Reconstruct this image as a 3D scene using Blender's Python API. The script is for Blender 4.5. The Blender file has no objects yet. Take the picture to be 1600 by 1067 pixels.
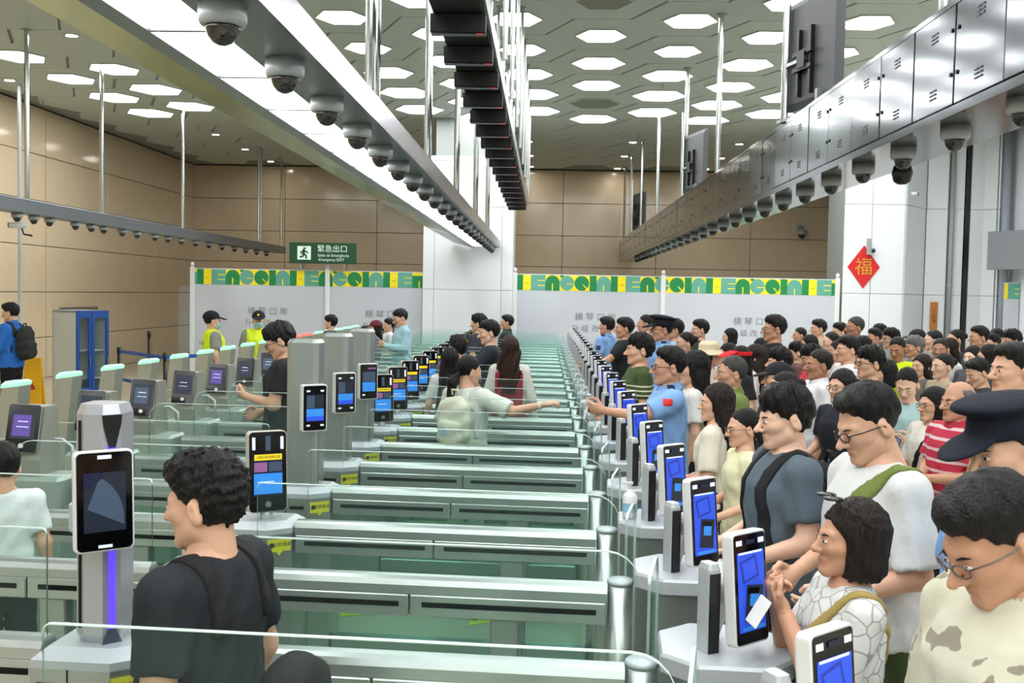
import bpy, math, random
import numpy as np
from mathutils import Matrix, Vector
random.seed(4)
SC = bpy.context.scene
COL = SC.collection
# ------------------------------------------------------------------ camera
F, CZ = 1600.0, 2.05
def _n(v):
    v = np.array(v, float); return v / np.linalg.norm(v)
def _dc(x, y): return np.array([(x - 800) / F, -(y - 533.5) / F, 1.0])
_Y = _n(_dc(852, 460)); _u = np.array([.02, 1, 0]); _Z = _n(_u - _Y * _u.dot(_Y)); _X = np.cross(_Z, _Y)
if _X[0] < 0: _X = -_X
MW = np.stack([_X, _Y, _Z])
def onY(x, y, Y):
    d = MW @ _dc(x, y); return d * (Y / d[1]) + np.array([0, 0, CZ])
def onZ(x, y, z):
    d = MW @ _dc(x, y); return d * ((z - CZ) / d[2]) + np.array([0, 0, CZ])
cam = bpy.data.cameras.new('camera'); cam.sensor_width = 36; cam.sensor_fit = 'HORIZONTAL'; cam.lens = F / 1600 * 36
cam.clip_start = .05; cam.clip_end = 200
camo = bpy.data.objects.new('camera', cam); COL.objects.link(camo)
_r, _up, _f = MW @ [1, 0, 0], MW @ [0, 1, 0], MW @ [0, 0, 1]
camo.matrix_world = Matrix(((_r[0], _up[0], -_f[0], 0), (_r[1], _up[1], -_f[1], 0), (_r[2], _up[2], -_f[2], CZ), (0, 0, 0, 1)))
SC.camera = camo
cam.dof.use_dof = True; cam.dof.focus_distance = 6.0; cam.dof.aperture_fstop = 12.0
# ------------------------------------------------------------------ world, exposure
W = bpy.data.worlds.new('world'); SC.world = W; W.use_nodes = True
W.node_tree.nodes['Background'].inputs[0].default_value = (.93, .97, 1, 1)
W.node_tree.nodes['Background'].inputs[1].default_value = 0.6
SC.view_settings.view_transform = 'Standard'; SC.view_settings.look = 'None'
SC.view_settings.exposure = -0.35; SC.view_settings.gamma = 1.0; SC.view_settings.use_curve_mapping = False
HEX_E, STRIP_E, DOWN_E = 19.0, 9.0, 160.0
cy = SC.cycles
cy.transparent_max_bounces = 96; cy.max_bounces = 7; cy.diffuse_bounces = 3; cy.glossy_bounces = 3; cy.transmission_bounces = 4
cy.caustics_reflective = False; cy.caustics_refractive = False; cy.sample_clamp_indirect = 4.0; cy.adaptive_threshold = .03
# ------------------------------------------------------------------ materials
MC = {}
def srgb(c):
    if isinstance(c, str):
        c = c.lstrip('#'); c = [int(c[i:i + 2], 16) / 255 for i in (0, 2, 4)]
    return tuple((v / 12.92 if v <= .04045 else ((v + .055) / 1.055) ** 2.4) for v in c)
def mat(name, col, rough=.5, metal=0., var=.06, scale=8., bump=0., bscale=60., stretch=(1, 1, 1), spec=.5, emit=None, es=0., coat=0.):
    if name in MC: return MC[name]
    m = bpy.data.materials.new(name); m.use_nodes = True; nt = m.node_tree; b = nt.nodes['Principled BSDF']
    c = srgb(col)
    tc = nt.nodes.new('ShaderNodeTexCoord'); mp = nt.nodes.new('ShaderNodeMapping'); mp.inputs['Scale'].default_value = stretch
    nt.links.new(tc.outputs['Object'], mp.inputs[0])
    nz = nt.nodes.new('ShaderNodeTexNoise'); nz.inputs['Scale'].default_value = scale; nz.inputs['Detail'].default_value = 4
    nt.links.new(mp.outputs[0], nz.inputs[0])
    mx = nt.nodes.new('ShaderNodeMix'); mx.data_type = 'RGBA'
    mx.inputs[6].default_value = (*[v * (1 - var) for v in c], 1); mx.inputs[7].default_value = (*[min(1, v * (1 + var)) for v in c], 1)
    nt.links.new(nz.outputs[0], mx.inputs[0]); nt.links.new(mx.outputs[2], b.inputs['Base Color'])
    b.inputs['Roughness'].default_value = rough; b.inputs['Metallic'].default_value = metal; b.inputs['Specular IOR Level'].default_value = spec
    b.inputs['Coat Weight'].default_value = coat
    if emit is not None:
        b.inputs['Emission Color'].default_value = (*srgb(emit), 1); b.inputs['Emission Strength'].default_value = es
    if bump:
        n2 = nt.nodes.new('ShaderNodeTexNoise'); n2.inputs['Scale'].default_value = bscale; n2.inputs['Detail'].default_value = 3
        nt.links.new(mp.outputs[0], n2.inputs[0])
        bp = nt.nodes.new('ShaderNodeBump'); bp.inputs['Strength'].default_value = bump; bp.inputs['Distance'].default_value = .01
        nt.links.new(n2.outputs[0], bp.inputs['Height']); nt.links.new(bp.outputs[0], b.inputs['Normal'])
    MC[name] = m; return m
def glassmat(name, tint, haze, gl=.10):
    m = bpy.data.materials.new(name); m.use_nodes = True; nt = m.node_tree; nt.nodes.clear()
    o = nt.nodes.new('ShaderNodeOutputMaterial'); t = nt.nodes.new('ShaderNodeBsdfTransparent'); t.inputs[0].default_value = (*tint, 1)
    d = nt.nodes.new('ShaderNodeBsdfDiffuse'); d.inputs[0].default_value = (.55, .80, .74, 1)  # green diffuse share paints the misty haze of many stacked panes
    g = nt.nodes.new('ShaderNodeBsdfGlossy'); g.inputs['Roughness'].default_value = .03; g.inputs[0].default_value = (.9, 1, .97, 1)
    nz = nt.nodes.new('ShaderNodeTexNoise'); nz.inputs['Scale'].default_value = 3.0
    mr = nt.nodes.new('ShaderNodeMapRange'); mr.inputs[3].default_value = haze * .7; mr.inputs[4].default_value = haze * 1.3
    nt.links.new(nz.outputs[0], mr.inputs[0])
    m1 = nt.nodes.new('ShaderNodeMixShader'); nt.links.new(mr.outputs[0], m1.inputs[0]); nt.links.new(t.outputs[0], m1.inputs[1]); nt.links.new(d.outputs[0], m1.inputs[2])
    fr = nt.nodes.new('ShaderNodeLayerWeight'); fr.inputs[0].default_value = .25
    ml = nt.nodes.new('ShaderNodeMath'); ml.operation = 'MULTIPLY'; ml.inputs[1].default_value = gl * 3; nt.links.new(fr.outputs['Fresnel'], ml.inputs[0])
    m2 = nt.nodes.new('ShaderNodeMixShader'); nt.links.new(ml.outputs[0], m2.inputs[0]); nt.links.new(m1.outputs[0], m2.inputs[1]); nt.links.new(g.outputs[0], m2.inputs[2])
    nt.links.new(m2.outputs[0], o.inputs[0]); MC[name] = m; return m
def emat(name, col, s):
    if name in MC: return MC[name]
    m = mat(name, col, .4, var=.02, emit=col, es=s)
    if s < 3: m.cycles.emission_sampling = 'NONE'
    return m
STEEL = mat('brushed_steel', (.66, .69, .68), .32, .85, .10, 30, .02, 90, (1, 1, 12))
STEELH = mat('brushed_rail_steel', (.72, .75, .74), .30, .8, .08, 30, .02, 90, (.4, 8, 8))
MIRROR = mat('polished_steel', (.44, .46, .48), .12, 1., .06, 5)
PALE = mat('pale_silver_paint', (.72, .75, .77), .38, .25, .04)
DARK = mat('black_plastic', (.045, .048, .055), .3, 0, .1)
SLOT = mat('dark_slot', (.02, .025, .03), .5, spec=.2)
WHITE = mat('white_plastic', (.87, .88, .88), .35, 0, .02)
GREYP = mat('grey_plastic', (.58, .61, .60), .45, .1)
GLASS = glassmat('green_glass', (.955, .985, .977), .012, .07)
GLASSL = glassmat('green_lower_glass', (.86, .945, .92), .012, .06)
GLEDGE = mat('glass_edge', (.84, .93, .91), .15, 0, .03, spec=.8)
CLEAR = glassmat('clear_glass', (.97, .985, .98), .03)
YELLOW = mat('yellow_sticker', (.80, .80, .10), .5)
PRINT = mat('dark_print', (.10, .11, .10), .6)
WPANEL = mat('white_wall_panel', (.87, .89, .905), .28, 0, .02, 1.5)
HOARD = mat('white_hoarding', (.74, .765, .80), .55, 0, .015, 1)
STONE = mat('beige_stone', (.86, .785, .665), .12, 0, .07, 3.0, .01, 5)
CEILM = mat('ceiling_panel_paint', (.75, .80, .775), .5, 0, .03, .6)
CEILG = mat('ceiling_gap', (.56, .59, .57), .7)
FLOORM = mat('floor_stone', (.72, .70, .62), .18, 0, .06, 1.2)
DOMEB = mat('dark_dome', (.03, .035, .04), .05, 0, .05, spec=.9)
HOUS = mat('camera_housing', (.62, .65, .66), .35, .1)
HEXL = emat('hex_light', (1, 1, 1), HEX_E)
# ------------------------------------------------------------------ mesh helpers
class MB:
    def __init__(s): s.v = []; s.f = []; s.m = []; s.mi = 0
    def add(s, vs, fs):
        o = len(s.v); s.v += [tuple(map(float, p)) for p in vs]; s.f += [tuple(i + o for i in f) for f in fs]; s.m += [s.mi] * len(fs); return s
    def box(s, x0, x1, y0, y1, z0, z1):
        return s.add([(x0, y0, z0), (x1, y0, z0), (x1, y1, z0), (x0, y1, z0), (x0, y0, z1), (x1, y0, z1), (x1, y1, z1), (x0, y1, z1)],
                     [(0, 3, 2, 1), (4, 5, 6, 7), (0, 1, 5, 4), (1, 2, 6, 5), (2, 3, 7, 6), (3, 0, 4, 7)])
    def cbox(s, x0, x1, y0, y1, z0, z1, c=.006):
        # chamfered on all vertical and top/bottom edges
        def ring(i, z): return [(x0 + i, y0 + c, z), (x0 + c, y0 + i, z), (x1 - c, y0 + i, z), (x1 - i, y0 + c, z), (x1 - i, y1 - c, z), (x1 - c, y1 - i, z), (x0 + c, y1 - i, z), (x0 + i, y1 - c, z)]
        k = c * .99
        return s.loft([ring(k, z0), ring(0, z0 + c), ring(0, z1 - c), ring(k, z1)])
    def loft(s, rings, cap=True, closed=True):
        n = len(rings[0]); vs = [p for r in rings for p in r]; fs = []
        for j in range(len(rings) - 1):
            for i in range(n if closed else n - 1):
                a = j * n + i; b = j * n + (i + 1) % n; fs.append((a, b, b + n, a + n))
        if cap: fs.append(tuple(range(n - 1, -1, -1))); fs.append(tuple(range((len(rings) - 1) * n, len(rings) * n)))
        return s.add(vs, fs)
    def prism(s, poly, a, b, axis='z'):
        def P(u, v, w): return {'z': (u, v, w), 'y': (u, w, v), 'x': (w, u, v)}[axis]
        return s.loft([[P(u, v, a) for u, v in poly], [P(u, v, b) for u, v in poly]])
    def cyl(s, c, r, z0, z1, n=20, axis='z', r2=None):
        r2 = r if r2 is None else r2
        def P(u, v, w): return {'z': (c[0] + u, c[1] + v, w), 'y': (c[0] + u, w, c[1] + v), 'x': (w, c[0] + u, c[1] + v)}[axis]
        cs = [(math.cos(2 * math.pi * i / n), math.sin(2 * math.pi * i / n)) for i in range(n)]
        return s.loft([[P(a * r, b * r, z0) for a, b in cs], [P(a * r2, b * r2, z1) for a, b in cs]])
    def lathe(s, prof, c=(0, 0, 0), n=20):
        cs = [(math.cos(2 * math.pi * i / n), math.sin(2 * math.pi * i / n)) for i in range(n)]
        return s.loft([[(c[0] + a * r, c[1] + b * r, c[2] + z) for a, b in cs] for r, z in prof])
    def tube(s, pts, r, n=8):
        pts = [Vector(p) for p in pts]; rings = []
        rr = r if isinstance(r, (list, tuple)) else [r] * len(pts)
        t0 = (pts[1] - pts[0]).normalized(); nrm = t0.orthogonal().normalized()
        for i, p in enumerate(pts):
            t = (pts[min(i + 1, len(pts) - 1)] - pts[max(i - 1, 0)]).normalized()
            nrm = (nrm - t * nrm.dot(t)).normalized(); bn = t.cross(nrm)
            rings.append([tuple(p + (nrm * math.cos(2 * math.pi * k / n) + bn * math.sin(2 * math.pi * k / n)) * rr[i]) for k in range(n)])
        return s.loft(rings)
    def mesh(s, name, mats=None, smooth=False):
        me = bpy.data.meshes.new(name); me.from_pydata(s.v, [], s.f)
        for m in (mats if isinstance(mats, (list, tuple)) else [mats]):
            if m is not None: me.materials.append(m)
        if len(me.materials) > 1: me.polygons.foreach_set('material_index', s.m)
        if smooth: me.polygons.foreach_set('use_smooth', [True] * len(me.polygons))
        me.update(); return me
def rrect(w, h, r, n=5, cx=0, cz=0):
    out = []
    for k, (sx, sz) in enumerate(((1, 1), (-1, 1), (-1, -1), (1, -1))):
        for i in range(n + 1):
            a = math.pi / 2 * (k + i / n); out.append((cx + sx * (w / 2 - r) + r * math.cos(a), cz + sz * (h / 2 - r) + r * math.sin(a)))
    return out
def ob(name, me, parent=None, loc=None, rot=None):
    o = bpy.data.objects.new(name, me); COL.objects.link(o)
    if parent is not None: o.parent = parent
    if loc is not None: o.location = loc
    if rot is not None: o.rotation_euler = rot
    return o
def tag(o, label, cat, group=None):
    o['label'] = label; o['category'] = cat
    if group: o['group'] = group
    return o
def thing(name, label, cat, loc=(0, 0, 0), rz=0., group=None):
    return tag(ob(name, None, None, loc, (0, 0, rz)), label, cat, group)
def struct(o):
    o['kind'] = 'structure'; return o
TXT = {}
def text(body, size, m, ext=0.0):
    k = (body, size, m.name)
    if k in TXT: return TXT[k]
    cu = bpy.data.curves.new('print', 'FONT'); cu.body = body; cu.size = size; cu.align_x = 'CENTER'; cu.align_y = 'CENTER'; cu.extrude = ext; cu.resolution_u = 3
    o = bpy.data.objects.new('print', cu); COL.objects.link(o); dg = bpy.context.evaluated_depsgraph_get()
    me = bpy.data.meshes.new_from_object(o.evaluated_get(dg)); bpy.data.objects.remove(o); me.materials.clear(); me.materials.append(m)
    TXT[k] = me; return me
FRONT = (math.pi / 2, 0, 0)          # text standing up and read from -Y
ORD = ['nearest', 'second', 'third', 'fourth', 'fifth', 'sixth', 'seventh', 'eighth', 'ninth', 'tenth', 'eleventh', 'twelfth', 'thirteenth', 'fourteenth', 'fifteenth',
       'sixteenth', 'seventeenth', 'eighteenth', 'nineteenth', 'twentieth', 'twenty-first', 'twenty-second', 'twenty-third', 'twenty-fourth', 'twenty-fifth', 'twenty-sixth', 'twenty-seventh', 'twenty-eighth', 'twenty-ninth', 'thirtieth']
# ------------------------------------------------------------------ the hall
XL, XR, YB, ZC = -11.1, 10.4, 32.0, 5.9
fl = struct(ob('floor', MB().box(XL - .2, XR + .2, -12.2, YB + .2, -.1, 0).mesh('floor', FLOORM)))
cl = struct(ob('ceiling', MB().box(XL - .2, XR + .2, -12.2, YB + .2, ZC + .03, ZC + .15).mesh('ceiling', CEILG)))
# ceiling panels, a lattice of elongated hexagons
PX, PY, SK = 1.22, 1.79, .03
def hexpoly(w, h): return [(w / 2, 0), (w / 4, h / 2), (-w / 4, h / 2), (-w / 2, 0), (-w / 4, -h / 2), (w / 4, -h / 2)]
def cell(k, j):
    Y = (15.4 if k % 2 == 0 else 14.52) + PY * j; return (.80 + PX * k + SK * (Y - 17), Y)
pan = MB().prism(hexpoly(PX * 4 / 3 - .024, PY - .02), 0, .03).mesh('ceiling_panel', CEILM)
for k in range(-10, 8):
    for j in range(-4, 10):
        x, y = cell(k, j)
        if XL + .8 < x < XR - .8 and y < YB - .9: ob('ceiling_panel', pan, cl, (x, y, ZC))
hexf = {}
def hexlight(x, y, w, label, lit=True):
    t = thing('ceiling_light', label, 'light', (x, y, ZC), 0, 'hexagonal ceiling lights')
    key = (round(w, 2))
    if key not in hexf:
        a = hexpoly(w + .05, w * .95 + .05); b = hexpoly(w, w * .95)
        fm = MB(); fm.loft([[(p[0], p[1], 0) for p in a], [(p[0], p[1], -.02) for p in a], [(p[0], p[1], -.02) for p in b], [(p[0], p[1], .0) for p in b]], cap=False)
        hexf[key] = (fm.mesh('frame', CEILM), MB().prism(b, -.016, -.004).mesh('diffuser', HEXL), MB().prism(b, -.016, -.004).mesh('diffuser', mat('unlit_diffuser', (.50, .53, .48), .6)))
    ob('frame', hexf[key][0], t); ob('diffuser', hexf[key][1 if lit else 2], t)
cols = {-9: 'far-side', -8: 'second', -7: 'third', -3: 'first', -2: 'second', -1: 'third', 0: 'fourth', 1: 'fifth', 2: 'sixth', 3: 'seventh', 4: 'eighth', 5: 'ninth'}
for k in (-8, -7, -3, -2, -1, 0, 1, 2, 3, 4, 5):
    i = 0
    for j in range(-14, 6):  # rows overhead and behind the camera are unseen, added to light the hall
        x, y = cell(k, j)
        if y > 23.4 or y < -10.5: continue
        if k < -5 and 12 < y < 17: continue  # unseen wall-side rows nearer than the gap are added to brighten the walls
        fieldn = 'over the beige wall side' if k < -5 else 'of the main field'
        lit = not (k == 0 and j in (-1, 3))
        i += 1
        wd = .74 if y < 17 else (.88 if y < 19 else 1.02)
        hexlight(x, y, wd, f"{'lit white' if lit else 'dark unlit'} hexagonal ceiling light, {ORD[i-1]} along the {cols[k]} line {fieldn}", lit)
dl = [MB().lathe([(.115, 0), (.12, -.012), (.09, -.012), (.085, -.002)], n=20).mesh('ring', PALE), MB().cyl((0, 0), .085, -.008, -.001, 18).mesh('lens', emat('down_light', (1, .98, .94), DOWN_E))]
di = 0
for px, py in [(112, 55), (15, 125), (337, 210), (383, 233), (423, 252), (826, 221), (828, 243), (829, 260), (831, 274), (832, 287), (989, 222), (976, 244), (965, 263), (957, 277), (947, 290), (1155, 225), (1127, 247), (1103, 264), (453, 266), (480, 275)]:
    p = onZ(px, py, ZC)
    if p[1] > YB - .3: continue
    di += 1
    t = thing('downlight', f'small round recessed ceiling downlight, {ORD[min(di-1, 29)]} counted from the beige side wall', 'light', (p[0], p[1], ZC), 0, 'round downlights')
    ob('ring', dl[0], t); ob('lens', dl[1], t)
spr = MB().cyl((0, 0), .012, -.12, 0, 8).lathe([(.0, -.125), (.035, -.12), (.035, -.112), (.0, -.108)], n=10).mesh('sprinkler', GREYP)
si = 0
for px, py in [(1073, 32), (1036, 132), (997, 210), (983, 234), (826, 233), (818, 48), (822, 128), (67, 155), (310, 195)]:
    p = onZ(px, py, ZC); si += 1
    tag(ob('sprinkler', spr, None, (p[0], p[1], ZC)), f'small grey sprinkler head under the ceiling, {ORD[si-1]} of the scattered ones', 'sprinkler', 'ceiling sprinklers')
# walls with stone panels
wl = struct(ob('wall_left', MB().box(XL - .2, XL, -12, YB, 0, ZC + .03).mesh('wall_left', mat('joint_dark', (.20, .16, .12), .6))))
wb = struct(ob('wall_back', MB().box(XL - .2, XR + .2, YB, YB + .2, 0, ZC + .03).mesh('wall_back', MC['joint_dark'])))
wr = struct(ob('wall_right', MB().box(XR, XR + .2, -12, YB, 0, ZC + .03).mesh('wall_right', WPANEL)))
wf = struct(ob('wall_front', MB().box(XL - .2, XR + .2, -12.2, -12, 0, ZC + .03).mesh('wall_front', WPANEL)))
zs = [0, .9, 1.9, 2.91, 3.88, 4.88, ZC]
ys = [-12, -8, -5, -2, 1.5, 5, 8.5, 12, 15.5, 19, 22.4, 25.6, 28.8, 32]
for a, b in zip(ys, ys[1:]):
    for c, d in zip(zs, zs[1:]):
        w_ = .03 if abs(a - 22.4) < .1 else .008
        ob('stone_panel', MB().cbox(XL, XL + .03, a + w_, b - .008, c + .008, d - .008, .004).mesh('stone_panel', STONE), wl)
xs_ = [XL, -8.2, -5.3, -2.4, .5, 3.4, 6.3, XR]
for a, b in zip(xs_, xs_[1:]):
    for c, d in zip(zs, zs[1:]):
        ob('stone_panel', MB().cbox(a + .008, b - .008, YB - .03, YB, c + .008, d - .008, .004).mesh('stone_panel', STONE), wb)
# white column in the middle
cx0, cx1, cyf = -2.72, -.73, 22.62
co = struct(ob('column_center', MB().box(cx0 + .02, cx1 - .02, cyf + .02, cyf + 1.6, 0, 5.05).box(cx0 + .25, cx1 - .4, cyf + .1, cyf + 1.5, 5.05, ZC).mesh('column_center', GREYP)))
for c, d in zip([0, 2.12, 3.95, 4.95], [2.12, 3.95, 4.95, 5.06]):
    for a, b in zip([cx0, cx0 + .25, cx1 - .25], [cx0 + .25, cx1 - .25, cx1]):
        ob('cladding_panel', MB().cbox(a + .004, b - .004, cyf, cyf + .05, c + .004, d - .004, .004).mesh('cladding_panel', WPANEL), co)
    for xx in (cx0, cx1 - .03):
        ob('cladding_panel', MB().cbox(xx, xx + .03, cyf + .05, cyf + 1.6, c + .004, d - .004, .004).mesh('cladding_panel', WPANEL), co)
# white cladded wall pier at the right
pier = struct(ob('column_side', MB().prism([(6.56, 22.79), (7.80, 22.79), (8.56, 23.75), (10.35, 23.75), (10.35, 24.2), (6.56, 24.2)], 0, ZC).mesh('column_side', GREYP)))
def facet(p, q, parent, zz=(0, 2.2, 4.15, ZC), m=WPANEL, th=.04):
    p, q = Vector((*p, 0)), Vector((*q, 0)); d = (q - p).normalized(); nn = Vector((d.y, -d.x, 0)) * th
    for c, e in zip(zz, zz[1:]):
        a, b = p + d * .006, q - d * .006
        ob('cladding_panel', MB().prism([tuple((a + nn).xy), tuple((b + nn).xy), tuple(b.xy), tuple(a.xy)], c + .005, e - .005).mesh('cladding_panel', m), parent)
for p, q in [((6.51, 22.76), (7.11, 22.76)), ((7.11, 22.76), (7.82, 22.76)), ((7.82, 22.76), (8.58, 23.7)), ((8.62, 23.7), (9.10, 23.7)), ((9.24, 23.7), (9.46, 23.7)), ((9.60, 23.7), (9.92, 23.7)), ((9.92, 23.7), (10.12, 23.45)), ((10.12, 23.45), (10.38, 23.7))]:
    facet(p, q, pier)
ob('gap_strip', MB().box(9.48, 9.58, 23.66, 23.70, 0, ZC).mesh('gap_strip', DARK), pier)
struct(pier); pipe = thing('drain_pipe', 'grey vertical pipe running up the white cladded pier', 'pipe', (9.17, 23.6, 0))
ob('pipe_run', MB().cyl((0, 0), .05, 0, ZC, 14).mesh('pipe_run', GREYP, True), pipe)
ob('pipe_clamp', MB().cyl((0, 0), .06, 2.4, 2.46, 14).mesh('pipe_clamp', STEEL), pipe)
pp = thing('drain_pipe', 'light grey pipe at the edge of the white pier by the wall screen', 'pipe', (10.22, 23.25, 0))
ob('pipe_run', MB().cyl((0, 0), .09, 0, ZC, 14).mesh('pipe_run', mat('pipe_grey', (.58, .62, .66), .4), True), pp)
# hoardings with printed band
GRN, TEA, YEL = mat('band_green', (.05, .50, .27), .5), mat('band_teal', (.36, .63, .56), .5), mat('band_yellow', (.95, .87, .05), .5)
YH = 22.8
def band(x0, x1, z0, z1, y, start, period=2.10):
    mb = MB(); mi = {'g': 0, 't': 1, 'y': 2}
    def quad(m, a, b, c, d, off):
        a, b = max(a, x0), min(b, x1)
        if b - a < .003: return
        mb.mi = mi[m]; mb.add([(a, y - off, z0 + c * H), (b, y - off, z0 + c * H), (b, y - off, z0 + d * H), (a, y - off, z0 + d * H)], [(0, 1, 2, 3)])
    def arch(m, cx, r, cz, full, off, zb=0.):
        # half disc on top of a block (arch) or a full disc
        if cx - r < x0 or cx + r > x1:
            quad(m, cx - r, cx + r, 0, .8, off); return
        pts = [(cx + r * math.cos(t), cz * H + .48 * H * math.sin(t)) for t in np.linspace(0, math.pi * (2 if full else 1), 24)]
        if not full: pts += [(cx - r, zb), (cx + r, zb)]
        mb.mi = mi[m]; mb.add([(px, y - off, z0 + pz) for px, pz in pts], [tuple(range(len(pts)))])
    H = z1 - z0; u = period / 649.
    quad('y', x0, x1, 0, 1, .002)
    n0 = int((x0 - start) / period) - 1
    for k in range(n0, n0 + 8):
        o = start + k * period
        if o > x1: break
        quad('g', o - 47 * u, o, 0, 1, .004)
        for zz in (.42,): quad('g', o + 14 * u, o + 40 * u, zz, zz + .03, .004)
        quad('t', o + 54 * u, o + 154 * u, 0, 1, .004)
        for zz in (.3, .62): quad('y', o + 100 * u, o + 150 * u, zz, zz + .05, .006)
        arch('g', o + 203 * u, 49 * u, .5, False, .005); quad('y', o + 199 * u, o + 206 * u, 0, .45, .007)
        arch('t', o + 302 * u, 49 * u, .5, True, .005); quad('y', o + 300 * u, o + 350 * u, .42, .47, .007); quad('g', o + 254 * u, o + 280 * u, .86, 1, .0045)
        arch('g', o + 403 * u, 50 * u, .5, True, .005)
        if o + 455 * u < x1 and o + 400 * u > x0:
            mb.mi = 2; mb.add([(o + 408 * u, y - .007, z0 + .42 * H), (o + 416 * u, y - .007, z0 + .42 * H), (o + 456 * u, y - .007, z0), (o + 446 * u, y - .007, z0)], [(3, 2, 1, 0)])
        quad('g', o + 457 * u, o + 504 * u, 0, 1, .004)
        arch('t', o + 553 * u, 49 * u, .5, False, .005); quad('y', o + 549 * u, o + 556 * u, 0, .4, .007)
    return mb.mesh('printed_band', [GRN, TEA, YEL])
SIGNG = mat('hoarding_text', (.50, .52, .54), .6)
def hoarding(x0, x1, label, posts, start, texts, zt=2.5):
    t = thing('hoarding', label, 'hoarding', ((x0 + x1) / 2, YH, 0)); ox = -(x0 + x1) / 2
    edges = [x0] + [p for p in posts if x0 + .2 < p < x1 - .2] + [x1]
    for a, b in zip(edges, edges[1:]):
        ob('hoarding_panel', MB().cbox(a + ox + .004, b + ox - .004, 0, .04, .02, zt, .004).mesh('hoarding_panel', HOARD), t)
    ob('printed_band', band(x0 + ox, x1 + ox, zt - .36, zt - .02, -.001, start + ox), t)
    for p in posts:
        ob('hoarding_post', MB().cbox(p + ox - .05, p + ox + .05, -.05, .01, 0, zt + .03, .008).lathe([(.0, zt + .03), (.035, zt + .05), (.045, zt + .09), (.02, zt + .13), (0, zt + .135)], (p + ox, -.02, 0), 12).mesh('hoarding_post', WHITE), t)
    for xx, zz, s, k in texts:
        ob('lettering', text(s, k, SIGNG), t, (xx + ox, -.006, zz), FRONT)
    return t
TT = ('横琴口岸', '升级改造中')
def tx(px, py):
    p = onY(px, py, YH); return [(p[0], p[2], ' '.join(TT[0]), .19), (p[0], p[2] - .26, ' '.join(TT[1]), .17), (p[0] + .05, p[2] - .62, '敬请谅解', .09)]
hoarding(-7.94, -2.74, 'long white construction hoarding with green and yellow printed band, between exit sign and column', [-7.92, -4.87], -7.67, tx(418, 487) + tx(602, 492))
hoarding(-.70, 6.44, 'long white construction hoarding with green and yellow printed band, behind the queueing crowd', [-.68, 2.6, 6.42], -.50, tx(930, 496) + tx(1178, 503))
hoarding(10.05, 10.38, 'short piece of white hoarding with green band beside the white pier', [], 9.95, [], 2.5)
# emergency exit sign
SG = mat('sign_green', (.05, .27, .16), .45, emit=(.05, .27, .16), es=.1); SW = mat('sign_white', (.80, .88, .83), .5, emit=(.8, .88, .83), es=.4)
a, b = onY(452, 380, 22.6), onY(556, 411, 22.6); w, h = b[0] - a[0], .46
es = thing('exit_sign', 'green emergency exit sign with running figure and Chinese lettering', 'sign', ((a[0] + b[0]) / 2, 22.6, (a[2] + b[2]) / 2))
ob('sign_box', MB().cbox(-w / 2, w / 2, 0, .09, -h / 2, h / 2, .01).mesh('sign_box', SG), es)
ob('bracket', MB().box(-.5, -.47, .03, .3, -h / 2 - .12, -h / 2).box(.47, .5, .03, .3, -h / 2 - .12, -h / 2).mesh('bracket', STEEL), es)
ob('pictogram_field', MB().box(-.56, -.26, -.004, 0, -.15, .15).mesh('pictogram_field', SW), es)
rm = MB()
for P, r in [([(-.40, .10), (-.40, .101)], .03), ([(-.42, .06), (-.42, -.02)], .028), ([(-.42, .05), (-.35, .03), (-.33, -.01)], .014), ([(-.42, .05), (-.48, .02), (-.47, -.03)], .014), ([(-.42, -.02), (-.37, -.06), (-.36, -.12)], .018), ([(-.42, -.02), (-.44, -.08), (-.50, -.09)], .018)]:
    for (p, q) in zip(P, P[1:]):
        d = Vector((q[0] - p[0], q[1] - p[1])); L = d.length + 2 * r * .6; d.normalize(); c = ((p[0] + q[0]) / 2, (p[1] + q[1]) / 2); nx = Vector((-d.y, d.x)) * r
        rm.add([(c[0] - d.x * L / 2 - nx.x, -.006, c[1] - d.y * L / 2 - nx.y), (c[0] + d.x * L / 2 - nx.x, -.006, c[1] + d.y * L / 2 - nx.y), (c[0] + d.x * L / 2 + nx.x, -.006, c[1] + d.y * L / 2 + nx.y), (c[0] - d.x * L / 2 + nx.x, -.006, c[1] - d.y * L / 2 + nx.y)], [(0, 1, 2, 3)])
ob('running_figure', rm.mesh('running_figure', SG), es)
ob('lettering', text('緊急出口', .17, SW), es, (.22, -.005, .09), FRONT)
ob('lettering', text('Saída de Emergência', .085, SW), es, (.24, -.005, -.05), FRONT)
ob('lettering', text('Emergency EXIT', .085, SW), es, (.20, -.005, -.145), FRONT)
# ------------------------------------------------------------------ overhead light beam
LB = thing('light_beam', 'long overhead steel beam with a bright white light strip and dome cameras', 'light', (0, 0, 3.05))
y0, y1 = 2.3, 22.55
ob('housing', MB().prism([(-1.66, 0), (-1.57, 0), (-1.57, .03), (-1.29, .03), (-1.29, 0), (-1.02, 0), (-1.02, .005), (-1.02, .145), (-1.66, .145)], y0, y1, 'y').mesh('housing', mat('beam_underside', (.50, .54, .55), .3, .6)), LB)
ob('side_face', MB().box(-1.022, -1.012, y0, y1, 0, .15).mesh('side_face', mat('beam_silver', (.76, .76, .80), .22, .85, .05)), LB)
stl = emat('strip_light', (1, 1, 1), STRIP_E)
lp = MB().box(-1.565, -1.295, .012, .863 - .012, .012, .028).mesh('light_panel', stl)
n = int((y1 - y0) / .863)
for k in range(n + 1):
    if y0 + .863 * (k + 1) <= y1 + .01: ob('light_panel', lp, LB, (0, y0 + .863 * k, 0)); ob('divider', MB().box(-1.57, -1.29, y0 + .863 * k - .014, y0 + .863 * k + .014, .004, .03).mesh('divider', GREYP), LB)
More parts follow.
